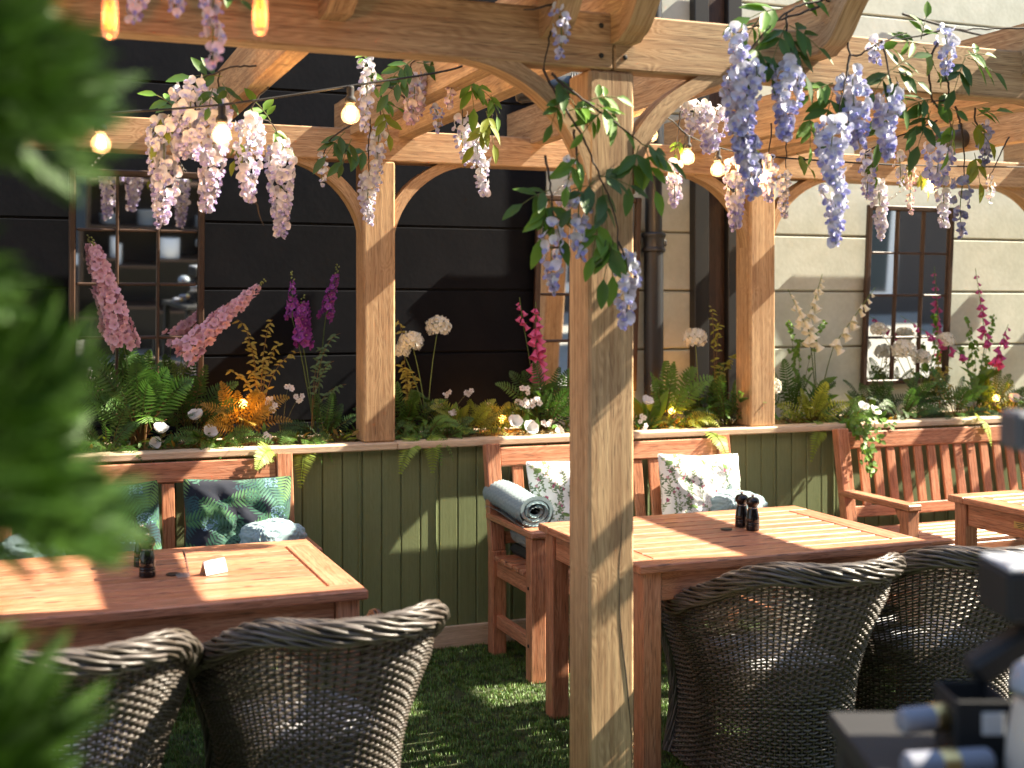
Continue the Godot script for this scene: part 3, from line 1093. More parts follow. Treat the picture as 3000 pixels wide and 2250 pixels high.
func make_soft_things() -> void:
	var fp := fern_print(5)
	var fl := floral_print(8)
	rng.seed = 77
	for e in [["dark navy cushion printed with green ferns, right of the bench's centre slat", Vector3(0.815, 0.645, 0.235), 0.44, -0.02, fp, 1, "fern_cushion"], ["navy fern print cushion half behind the conifer", Vector3(0.30, 0.635, 0.245), 0.44, 0.08, fp, 2, "fern_cushion"], ["white botanical print cushion cut off by the near post", Vector3(2.30, 0.655, 0.235), 0.43, 0.02, fl, 3, "floral_cushion"], ["white botanical print cushion behind the two mills", Vector3(2.945, 0.65, 0.24), 0.43, -0.04, fl, 4, "floral_cushion"]]:
		var c := thing(e[6], e[0], "cushion", e[1], 0.0, "scatter cushions on the benches")
		c.basis = Basis(Vector3.RIGHT, -0.2) * Basis(Vector3.BACK, e[3])
		var mb := pillow(e[2], 0.40, 0.17, e[5])
		part(c, "cover", mb, e[4])
		var pip := PackedVector3Array()
		for k in 61:
			var a := TAU * k / 60.0
			var s := Vector2(cos(a), sin(a))
			var q := s / maxf(absf(s.x), absf(s.y))
			pip.append(Vector3(q.x * e[2] * 0.495 * (1.0 - 0.06 * (1.0 - absf(q.y))), q.y * 0.198 * (1.0 - 0.06 * (1.0 - absf(q.x))), 0))
		var pm := MB.new()
		pm.tube(pip, 0.0025, 0.0025, 5)
		part(c, "seam", pm, M.cloth if e[5] > 2 else M.pad)
	for e in [["dark green seat pad on the left bench", Vector3(0.42, 0.444, 0.385), 1.08], ["dark green seat pad under the grey fleece throw", Vector3(2.55, 0.444, 0.385), 1.09]]:
		var b := thing("seat_pad", e[0], "seat pad", e[1])
		var mb := MB.new()
		mb.box(Vector3(e[2], 0.045, 0.40), Vector3(0, 0.0235, 0), Basis(), 0.018)
		part(b, "cover", mb, M.pad)
		mb = MB.new()
		mb.box(Vector3(e[2] - 0.03, 0.004, 0.005), Vector3(0, 0.0235, 0.2005), Basis(), 0.001)
		part(b, "seam", mb, M.rubber)
	# rolled knitted throw over the arm of the middle bench
	var r := thing("rolled_throw", "pale blue chunky knit throw rolled up on the bench arm", "blanket", Vector3(1.985, 0.624, 0.0))
	var ps := []
	for k in 90:
		var f := k / 89.0
		var a := -f * TAU * 2.6 + 1.4
		var rad := 0.018 + 0.05 * f
		ps.append(Vector2(cos(a) * rad * 1.18, sin(a) * rad * 0.92 + 0.066))
	part(r, "roll", knit(even(ps, 0.0045), 0.10, 0.55, 0.016, 0.0028, 0.6), M.throw)
	# fleece throw folded on the seat beside the arm
	var f := thing("fleece_throw", "grey fleece throw folded on the seat below the bench arm", "blanket", Vector3(2.09, 0.491, 0.36), 0.05)
	part(f, "folds", bundle(Vector3(0.18, 0.125, 0.40), 2, 3), M.fleece)
	for e in [["blue knitted throw folded at the bench end beside the fern cushion", Vector3(0.928, 0.582, 0.36), 0.3], ["blue knitted throw at the far left behind the conifer", Vector3(0.023, 0.585, 0.36), -0.2], ["blue knitted throw on the bench behind the two mills", Vector3(3.059, 0.564, 0.36), 0.2]]:
		var at: Vector3 = e[1]
		at.y = 0.491 if at.x < 1.1 else 0.491
		var b := thing("knitted_throw", e[0], "blanket", at, e[2])
		part(b, "folds", bundle(Vector3(0.24, 0.19, 0.26), 3, int(e[2] * 10.0) + 5), M.throw)

# ---------------------------------------------------------------- things on the tables
func make_mill(label: String, at: Vector3, turn: float) -> void:
	var t := thing("pepper_mill", label, "pepper mill", at, turn, "black pepper mills")
	var mb := MB.new()
	mb.lathe([Vector2(0.0, 0.0), Vector2(0.0235, 0.0), Vector2(0.0245, 0.002), Vector2(0.0245, 0.018), Vector2(0.0232, 0.0195), Vector2(0.0232, 0.0205), Vector2(0.0245, 0.022), Vector2(0.0244, 0.026), Vector2(0.0230, 0.0275), Vector2(0.0230, 0.0285), Vector2(0.0242, 0.03), Vector2(0.0238, 0.042), Vector2(0.0222, 0.055), Vector2(0.0196, 0.068), Vector2(0.0178, 0.076), Vector2(0.0172, 0.081), Vector2(0.0, 0.081)], 28)
	part(t, "body", mb, M.gloss)
	mb = MB.new()
	mb.lathe([Vector2(0.0, 0.0812), Vector2(0.0178, 0.0812), Vector2(0.0182, 0.0822), Vector2(0.0178, 0.0834), Vector2(0.0, 0.0834)], 24)
	part(t, "collar_ring", mb, M.steel)
	mb = MB.new()
	mb.lathe([Vector2(0.0, 0.0836), Vector2(0.0165, 0.0836), Vector2(0.0175, 0.087), Vector2(0.0195, 0.091), Vector2(0.0232, 0.096), Vector2(0.0248, 0.1015), Vector2(0.0240, 0.108), Vector2(0.0205, 0.1145), Vector2(0.0150, 0.1185), Vector2(0.009, 0.120), Vector2(0.0, 0.1202)], 28)
	part(t, "head", mb, M.gloss)
	mb = MB.new()
	mb.lathe([Vector2(0.0, 0.1200), Vector2(0.004, 0.1203), Vector2(0.0042, 0.123), Vector2(0.0058, 0.125), Vector2(0.0062, 0.128), Vector2(0.0045, 0.1305), Vector2(0.0, 0.131)], 14)
	part(t, "knob", mb, M.steel)

func make_table_things() -> void:
	make_mill("black pepper mill on the left table in front of the fern cushions", Vector3(0.354, 0.721, 1.413), 0.0)
	make_mill("black mill mostly hidden behind another on the left table", Vector3(0.352, 0.721, 1.246), 0.4)
	make_mill("nearer of the two black mills on the middle table", Vector3(2.489, 0.721, 1.409), 0.2)
	make_mill("farther of the two black mills on the middle table", Vector3(2.487, 0.721, 1.337), 0.9)
	# tent card
	var t := thing("tent_card", "small folded tent card with a gold print on the left table", "card", Vector3(0.549, 0.721, 1.439), 0.5)
	var im := Image.create(128, 64, false, Image.FORMAT_RGB8)
	im.fill(Color(0.83, 0.74, 0.60))
	for k in 128:
		for q in 64:
			var edge := mini(mini(k, 127 - k), mini(q, 63 - q))
			if edge < 7:
				im.set_pixel(k, q, Color(0.78, 0.74, 0.76))
			elif edge == 9 or edge == 10:
				im.set_pixel(k, q, Color(0.62, 0.50, 0.36))
	for l in 3:
		for k in range(24, 104):
			if (k * 7 + l * 13) % 11 < 6:
				for q in 4:
					im.set_pixel(k, 18 + l * 11 + (q + k / 5 % 2), Color(0.60, 0.47, 0.30))
	for s in [-1.0, 1.0]:
		var mb := MB.new()
		var a := Vector3(-0.04, 0.0005, s * 0.017)
		var b := Vector3(0.04, 0.0005, s * 0.017)
		var c := Vector3(0.04, 0.042, 0)
		var d := Vector3(-0.04, 0.042, 0)
		var nn := Vector3(0, 0.017, s * 0.042).normalized()
		mb.face([a, b, c, d], [Vector2(0, 1), Vector2(1, 1), Vector2(1, 0), Vector2(0, 0)], nn, Color.WHITE)
		mb.face([a - nn * 0.0006, b - nn * 0.0006, c - nn * 0.0006, d - nn * 0.0006], [Vector2(0, 1), Vector2(1, 1), Vector2(1, 0), Vector2(0, 0)], -nn, Color.WHITE)
		part(t, "leaf", mb, printed(im, 0.5))
	var s := thing("acrylic_stand", "clear acrylic table sign seen edge on beside the tent card", "sign stand", Vector3(0.473, 0.721, 1.445), 0.0)
	var up := Basis(Vector3.BACK, 0.18)
	bpart(s, "upright", Vector3(0.003, 0.075, 0.055), up * Vector3(0, 0.0385, 0), M.acrylic, 1, 0.0006, up)
	bpart(s, "foot", Vector3(0.035, 0.003, 0.055), Vector3(-0.0195, 0.0017, 0), M.acrylic, 0, 0.0006)
	bpart(s, "sticker", Vector3(0.0012, 0.018, 0.05), up * Vector3(-0.0024, 0.066, 0), M.black, 1, 0.0003, up)
	for e in [["black oval disc lying on the left table beside the acrylic sign", Vector3(0.43, 0.72, 1.414)], ["black oval disc lying on the middle table left of the mills", Vector3(2.404, 0.721, 1.366)]]:
		var d := MB.new()
		d.lathe([Vector2(0, 0), Vector2(0.021, 0), Vector2(0.022, 0.0015), Vector2(0.021, 0.0035), Vector2(0.018, 0.004), Vector2(0, 0.0042)], 24)
		var o := part(self, "table_disc", d, M.black)
		o.position = e[1]
		tag(o, e[0], "disc")

# ---------------------------------------------------------------- mirrors, lamps, heaters
func make_mirror(label: String, at: Vector3, w: float, h: float, tilt: float) -> void:
	# at: middle of the lower edge
	var t := thing("window_mirror", label, "mirror", at, 0.0, "paned mirrors hung on the walls")
	t.basis = Basis(Vector3.RIGHT, tilt)
	var fw := 0.028
	for s in [-1.0, 1.0]:
		bpart(t, "frame_side", Vector3(fw, h, 0.03), Vector3(s * (w - fw) * 0.5, h * 0.5, 0), M.frame, 1, 0.005)
		bpart(t, "frame_rail", Vector3(w - fw * 2 - 0.002, fw, 0.028), Vector3(0, fw * 0.5 if s < 0 else h - fw * 0.5, 0), M.frame, 0, 0.005)
	bpart(t, "back_board", Vector3(w - 0.03, h - 0.03, 0.004), Vector3(0, h * 0.5, -0.012), M.frame, 1, 0.001)
	var iw := w - fw * 2
	var ih := h - fw * 2
	for k in [1, 2]:
		bpart(t, "glazing_bar", Vector3(0.013, ih - 0.002, 0.02), Vector3(-iw * 0.5 + iw * k / 3.0, h * 0.5, 0.001), M.frame, 1, 0.004)
	for k in [1, 2, 3]:
		for c in 3:
			bpart(t, "glazing_bar", Vector3(iw / 3.0 - 0.014, 0.013, 0.018), Vector3(-iw * 0.5 + iw * (c + 0.5) / 3.0, fw + ih * k / 4.0, 0.001), M.frame, 0, 0.004)
	for c in 3:
		for r in 4:
			var turn := Basis(Vector3.UP, rr(-0.006, 0.006)) * Basis(Vector3.RIGHT, rr(-0.006, 0.006))
			bpart(t, "pane", Vector3(iw / 3.0 - 0.004, ih / 4.0 - 0.004, 0.003), Vector3(-iw * 0.5 + iw * (c + 0.5) / 3.0, fw + ih * (r + 0.5) / 4.0, -0.006), M.mirror, 1, 0.0005, turn, 0.0)
	var link := MB.new()
	var ring := PackedVector3Array()
	for k in 13:
		var a := TAU * k / 12.0
		ring.append(Vector3(cos(a) * 0.006, sin(a) * 0.006 + signf(sin(a)) * 0.009, 0))
	link.tube(ring, 0.0018, 0.0018, 5)
	var lm := link.mesh()
	for s in [-1.0, 1.0]:
		var a := Vector3(s * w * 0.36, h - 0.005, -0.005)
		var b := Vector3(s * 0.06, h + 0.17, 0.18)
		var n := int(a.distance_to(b) / 0.026)
		for k in n:
			var f := frame(b - a, Vector3(0, 0, 1)) * Basis(Vector3.UP, PI / 2 * (k % 2) + 0.5)
			inst(t, "chain_link", lm, M.steel, Transform3D(f, a.lerp(b, (k + 0.5) / n)))

func make_mirrors() -> void:
	make_mirror("brown paned mirror on the black wall behind the pink delphiniums", Vector3(0.474, 1.135, -0.425), 0.575, 1.0, 0.07)
	make_mirror("brown paned mirror partly hidden behind the near post", Vector3(2.655, 1.10, -0.425), 0.575, 0.99, 0.06)
	make_mirror("brown paned mirror on the cream wall above the right bench", Vector3(4.635, 1.095, -0.425), 0.59, 1.0, 0.06)

func omni(at: Vector3, c: Color, e: float, size: float) -> void:
	var l := OmniLight3D.new()
	l.name = "lamp_glow"
	l.light_color = c
	l.light_energy = e
	l.light_size = size
	l.omni_range = 12.0
	l.omni_attenuation = 2.0
	l.shadow_enabled = true
	add_child(l, true)
	l.position = at

var bulb_meshes := []

func add_bulb(t: Node3D, at: Vector3, e: float) -> void:
	if bulb_meshes.is_empty():
		var cap := MB.new()
		cap.lathe([Vector2(0, 0.004), Vector2(0.010, 0.003), Vector2(0.012, -0.004), Vector2(0.011, -0.028), Vector2(0.016, -0.034), Vector2(0.018, -0.040), Vector2(0.018, -0.052), Vector2(0.0, -0.054)], 16)
		var gl := MB.new()
		gl.lathe([Vector2(0.0125, -0.052), Vector2(0.013, -0.058), Vector2(0.019, -0.065), Vector2(0.026, -0.074), Vector2(0.0295, -0.086), Vector2(0.0285, -0.098), Vector2(0.023, -0.109), Vector2(0.013, -0.1155), Vector2(0.0, -0.118)], 20)
		var fi := MB.new()
		for k in 4:
			var a := TAU * k / 4.0
			fi.tube(PackedVector3Array([Vector3(cos(a) * 0.006, -0.066, sin(a) * 0.006), Vector3(cos(a + 0.5) * 0.009, -0.098, sin(a + 0.5) * 0.009)]), 0.0022, 0.0022, 5)
		bulb_meshes = [cap.mesh(), gl.mesh(), fi.mesh()]
	var s := inst(t, "lamp_holder", bulb_meshes[0], M.rubber, Transform3D(Basis(Vector3.UP, rr(0, 3)), at))
	inst(t, "bulb_glass", bulb_meshes[1], M.bulb, Transform3D(Basis(), at))
	inst(t, "filament", bulb_meshes[2], M.filament, Transform3D(Basis(), at))
	omni(at + Vector3(0, -0.084, 0), Color(1.0, 0.78, 0.52), e, 0.02)

func make_string(called: String, label: String, pts: Array, bulbs: Array, e: float) -> void:
	var t := thing(called, label, "string lights")
	var cv := Curve3D.new()
	for k in pts.size():
		var d: Vector3 = (pts[mini(k + 1, pts.size() - 1)] - pts[maxi(k - 1, 0)]) / 6.0
		cv.add_point(pts[k], -d, d)
	var mb := MB.new()
	mb.tube(cv.tessellate_even_length(4, 0.04), 0.0038, 0.0038, 6)
	part(t, "cable", mb, M.rubber)
	for b in bulbs:
		add_bulb(t, b + Vector3(0, -0.003, 0), e)

func make_lights() -> void:
	make_string("festoon_lights", "black cable with glowing round bulbs slanting up to the near brace, left", [Vector3(-0.132, 2.065, 1.5), Vector3(0.215, 2.107, 1.5), Vector3(0.564, 2.152, 1.5), Vector3(0.963, 2.234, 1.5), Vector3(1.313, 2.313, 1.5), Vector3(1.40, 2.38, 1.5)], [Vector3(-0.108, 2.066, 1.5), Vector3(0.215, 2.107, 1.5), Vector3(0.564, 2.152, 1.5), Vector3(0.963, 2.234, 1.5)], 0.02)
	make_string("festoon_lights", "black cable with glowing bulbs behind the wisteria, right of the near post", [Vector3(1.7, 2.36, 0.9), Vector3(2.336, 2.313, 0.9), Vector3(2.503, 2.229, 0.9), Vector3(2.643, 2.186, 0.9), Vector3(2.84, 2.161, 0.9), Vector3(3.323, 2.15, 0.9), Vector3(3.714, 2.153, 0.9), Vector3(4.367, 2.171, 0.9)], [Vector3(2.336, 2.313, 0.9), Vector3(2.503, 2.229, 0.9), Vector3(2.643, 2.186, 0.9), Vector3(2.84, 2.161, 0.9), Vector3(3.714, 2.153, 0.9), Vector3(4.367, 2.171, 0.9)], 0.02)
	# squirrel cage lamps hanging near the camera at the top left
	for e in [["long squirrel cage bulb hanging at the top, left of centre", Vector3(0.469, 2.203, 2.7)], ["long squirrel cage bulb hanging at the top left beside the conifer", Vector3(0.166, 2.172, 2.7)]]:
		var t := thing("pendant_lamp", e[0], "lamp", e[1])
		var mb := MB.new()
		mb.tube(PackedVector3Array([Vector3(0, 0.03, 0), Vector3(0, 0.55, 0)]), 0.003, 0.003, 6)
		part(t, "cord", mb, M.rubber)
		mb = MB.new()
		mb.lathe([Vector2(0, 0.05), Vector2(0.014, 0.048), Vector2(0.016, 0.0), Vector2(0.0, 0.0)], 14)
		part(t, "lamp_holder", mb, M.brass)
		mb = MB.new()
		mb.lathe([Vector2(0.013, 0.0), Vector2(0.016, -0.012), Vector2(0.017, -0.07), Vector2(0.012, -0.084), Vector2(0.0, -0.088)], 16)
		part(t, "bulb_glass", mb, M.bulb)
		mb = MB.new()
		for k in 6:
			var a := TAU * k / 6.0
			mb.tube(PackedVector3Array([Vector3(cos(a) * 0.008, -0.008, sin(a) * 0.008), Vector3(cos(a + 0.4) * 0.010, -0.068, sin(a + 0.4) * 0.010)]), 0.0012, 0.0012, 5)
		part(t, "filament", mb, M.ember)
		omni(e[1] + Vector3(0, -0.04, 0), Color(1.0, 0.5, 0.18), 0.012, 0.02)
	for e in [["small warm globe lamp glowing among the ferns at the far right", Vector3(5.082, 1.019, -0.2), 0.022], ["small warm lamp hidden in the golden ferns left of the rear post", Vector3(0.897, 1.112, -0.16), 0.010], ["small warm lamp low among the yellow leaves right of the near post", Vector3(3.022, 1.016, -0.18), 0.022], ["small warm lamp among the white flowers left of the near post", Vector3(2.122, 1.001, -0.2), 0.016]]:
		var at: Vector3 = e[1]
		var t := thing("garden_spike_lamp", e[0], "lamp", Vector3(at.x, 0.93, at.z), 0.0, "small lamps stuck in the planter")
		var hgt := at.y - 0.93
		var mb := MB.new()
		mb.tube(PackedVector3Array([Vector3(0, -0.01, 0), Vector3(0, hgt, 0)]), 0.003, 0.003, 6)
		part(t, "spike", mb, M.iron)
		mb = MB.new()
		mb.lathe([Vector2(0, -0.02), Vector2(0.012, -0.016), Vector2(0.019, -0.006), Vector2(0.02, 0.004), Vector2(0.014, 0.015), Vector2(0.0, 0.02)], 14, Transform3D(Basis(), Vector3(0, hgt, 0)))
		part(t, "lamp_globe", mb, glowing(Color(1.0, 0.72, 0.34), 4.0))
		omni(Vector3(at.x, at.y, at.z), Color(1.0, 0.62, 0.22), e[2], 0.02)

func make_heaters() -> void:
	for e in [["black ribbed patio heater seen through the near brace", Vector3(2.053, 2.443, 0.55), -0.5, 0.30], ["black ribbed patio heater under the rafters at the right", Vector3(4.182, 2.336, 0.55), 0.25, 0.34]]:
		var t := thing("patio_heater", e[0], "heater", e[1], e[2], "patio heaters under the rafters")
		var l: float = e[3]
		var mb := MB.new()
		var turn := Basis(Vector3.BACK, -PI / 2) * Basis(Vector3.UP, 0.0)
		mb.lathe([Vector2(0, -l * 0.5), Vector2(0.03, -l * 0.5), Vector2(0.042, -l * 0.5 + 0.02), Vector2(0.045, 0), Vector2(0.045, l * 0.3), Vector2(0, l * 0.3)], 22, Transform3D(turn.rotated(Vector3.BACK, 0.12), Vector3.ZERO))
		part(t, "body", mb, M.iron)
		for k in 7:
			mb = MB.new()
			var y := l * 0.3 + 0.006 + k * 0.011
			var r := 0.055 - 0.0012 * k * k
			mb.lathe([Vector2(0, y - 0.003), Vector2(r, y - 0.003), Vector2(r + 0.001, y), Vector2(r, y + 0.003), Vector2(0, y + 0.003)], 24, Transform3D(turn.rotated(Vector3.BACK, 0.12), Vector3.ZERO))
			part(t, "cooling_fin", mb, M.iron)
		mb = MB.new()
		mb.tube(PackedVector3Array([Vector3(0, 0.03, 0), Vector3(0, 0.16, -0.02)]), 0.009, 0.009, 8)
		part(t, "bracket", mb, M.iron)

# ---------------------------------------------------------------- wisteria
var florets := {}
var leaf_meshes := {}

func floret(pal: int, stage: int) -> Mesh:
	var key := pal * 10 + stage
	if not florets.has(key):
		var pale: Color = [Color(0.85, 0.84, 0.85), Color(0.78, 0.80, 0.89), Color(0.84, 0.83, 0.80), Color(0.86, 0.74, 0.64), Color(0.36, 0.39, 0.55)][pal]
		var deep: Color = [Color(0.34, 0.28, 0.68), Color(0.24, 0.22, 0.66), Color(0.50, 0.46, 0.76), Color(0.50, 0.30, 0.55), Color(0.20, 0.20, 0.40)][pal]
		var mixed: float = [0.02, 0.11, 0.32][stage]
		var c0 := pale.lerp(deep, mixed)
		var c1 := pale.lerp(deep, clampf(mixed + 0.35, 0, 0.9))
		var mb := MB.new()
		# banner petal: a round cupped disc, reflexed at the rim
		var seg := 10
		var mid := mb.vert(Vector3(0, 0.35, -0.16), Vector3(0, 0, 1), c1.lerp(Color(0.8, 0.8, 0.5), 0.25))
		var ring := []
		for rg in 2:
			var r: float = [0.32, 0.56][rg]
			for k in seg:
				var a := TAU * k / seg
				var wob := 1.0 + 0.08 * sin(a * 3.0 + stage)
				var p := Vector3(cos(a) * r * wob, 0.42 + sin(a) * r * 0.92 * wob, [-0.02, -0.06][rg] + 0.09 * cos(a * 2.0) * rg - 0.12 * rg * maxf(0.0, sin(a)))
				ring.append(mb.vert(p, Vector3(-cos(a) * 0.5, -sin(a) * 0.5, 1).normalized(), c0.lerp(c1, 0.25) if rg == 0 else c0))
		for k in seg:
			var a: int = ring[k]
			var b: int = ring[(k + 1) % seg]
			var c: int = ring[seg + k]
			var d: int = ring[seg + (k + 1) % seg]
			mb.tri(mid, b, a)
			mb.tri(a, b, d)
			mb.tri(a, d, c)
		# wings and keel
		for s in [-1.0, 1.0]:
			mb.blade(Vector3(s * 0.08, 0.25, 0.0), Vector3(s * 0.25, -0.55, 0.8), Vector3(s * 1.0, 0.4, 0.5), 0.55, 0.42, c1, deep.lerp(pale, 0.25 if stage > 0 else 0.5), -0.3, 0.3, 2)
		mb.blade(Vector3(0, 0.2, 0.0), Vector3(0, -0.6, 0.8), Vector3(0, 0.8, 0.6), 0.45, 0.3, c1, deep, 0.6, -0.2, 2)
		florets[key] = mb.mesh()
	return florets[key]

func leaf_mesh(kind: int) -> Mesh:
	if not leaf_meshes.has(kind):
		var mb := MB.new()
		var cs: Array = [[Color(0.055, 0.12, 0.015), Color(0.075, 0.17, 0.02)], [Color(0.10, 0.22, 0.02), Color(0.15, 0.30, 0.03)], [Color(0.20, 0.25, 0.02), Color(0.25, 0.30, 0.03)], [Color(0.04, 0.09, 0.015), Color(0.06, 0.12, 0.02)]][kind % 4]
		# unit leaf along y, looking to z
		mb.blade(Vector3.ZERO, Vector3.UP, Vector3.BACK, 1.0, 0.42, cs[0], cs[1], 0.25, [0.12, 0.25, 0.3, 0.05][kind % 4], 0)
		leaf_meshes[kind] = mb.mesh()
	return leaf_meshes[kind]

func put_leaf(parent: Node, kind: int, at: Vector3, dir: Vector3, face: Vector3, long: float, wide := 1.0) -> void:
	var b := frame(dir, face)
	inst(parent, "leaf", leaf_mesh(kind), M.leaf, Transform3D(Basis(b.x * long * wide, b.y * long, b.z * long), at))

func raceme(parent: Node3D, top: Vector3, tip: Vector3, wide: float, pal: int, dense := 1.0) -> void:
	var l := top.distance_to(tip)
	var bend := rv(0.02)
	var ps := bez(top, (top + tip) * 0.5 + bend, tip, 8)
	var mb := MB.new()
	mb.tube(ps, 0.0022, 0.001, 5, Color(0.10, 0.14, 0.03))
	var stem := part(parent, "raceme", mb, M.stem)
	var n := int(clampf(l / 0.0056 * (wide / 0.085) * dense, 12, 100))
	for k in n:
		var f := (k + 0.5) / n
		var prof := minf(1.0, 0.55 + f * 3.0) * (1.0 - 0.62 * pow(f, 1.6))
		var a := k * 2.399 + rr(-0.5, 0.5)
		var rad := wide * 0.5 * prof
		var c := ps[int(f * 7.99)].lerp(ps[int(f * 7.99) + 1], f * 8.0 - int(f * 8.0))
		var out := Vector3(cos(a), rr(-0.25, 0.25), sin(a)).normalized()
		wide *= 1.0
		var sz := clampf(wide * 0.36, 0.016, 0.036) * (0.72 + 0.28 * prof) * rr(0.85, 1.2)
		var st := clampi(int(f * 2.2 + rr(-0.35, 0.75)), 0, 2)
		var b := frame((Vector3.UP * 0.8 + rv(0.6)).normalized(), out + rv(0.4))
		inst(stem, "floret", floret(pal, st), M.petal, Transform3D(b.scaled(Vector3.ONE * sz), c + out * maxf(0.0, rad - sz * 0.45)))

func sprig(parent: Node3D, at: Vector3, dir: Vector3, size: float, kind: int, n := 5) -> void:
	var d := dir.normalized()
	var tip := at + d * size + Vector3(0, -0.12 * size, 0)
	var ps := bez(at, at + d * size * 0.5 + Vector3(0, 0.06 * size, 0), tip, 4)
	var mb := MB.new()
	mb.tube(ps, 0.0018, 0.0012, 4, Color(0.12, 0.13, 0.03))
	part(parent, "leaf_stalk", mb, M.stem)
	var face := (Vector3(rr(-0.3, 0.3), 0.55, 0.75) + rv(0.25)).normalized()
	var side := d.cross(face).normalized()
	for k in n:
		var s := -1.0 if k % 2 == 0 else 1.0
		var f := 0.35 + 0.6 * (k / 2) / maxf(1.0, n / 2.0)
		var c := ps[clampi(int(f * 4.0), 0, 4)]
		var o := d * 0.55 + side * s * 0.8 + Vector3(0, -0.25, 0)
		if k == n - 1:
			c = tip
			o = d + Vector3(0, -0.3, 0)
		put_leaf(parent, kind, c, o + rv(0.18), face + rv(0.3), size * rr(0.62, 0.85))

func twig(parent: Node3D, pts: Array, r0 := 0.004, r1 := 0.0018) -> void:
	var cv := Curve3D.new()
	for k in pts.size():
		var d: Vector3 = (pts[mini(k + 1, pts.size() - 1)] - pts[maxi(k - 1, 0)]) / 5.0
		cv.add_point(pts[k], -d, d)
	var ps := cv.tessellate_even_length(4, 0.025)
	for k in ps.size():
		ps[k] += rv(0.0025)
	var mb := MB.new()
	mb.tube(ps, r0, r1, 5)
	part(parent, "stem", mb, M.vine)

# racemes: [top, tip, width in metres, palette, density]; sprigs: [from, towards, size, kind]; stems: rows of points
func wisteria(label: String, racs: Array, sprigs: Array, stems: Array) -> void:
	var t := thing("wisteria_spray", label, "wisteria", Vector3.ZERO, 0.0, "wisteria hanging from the pergola")
	for s in stems:
		twig(t, s)
	for r in racs:
		raceme(t, r[0], r[1], r[2] * 1.42, r[3], r[4] if r.size() > 4 else 1.0)
	for s in sprigs:
		sprig(t, s[0], s[1] - s[0] if s.size() < 5 else s[1], s[2], s[3], 7 if s[2] > 0.12 else 5)

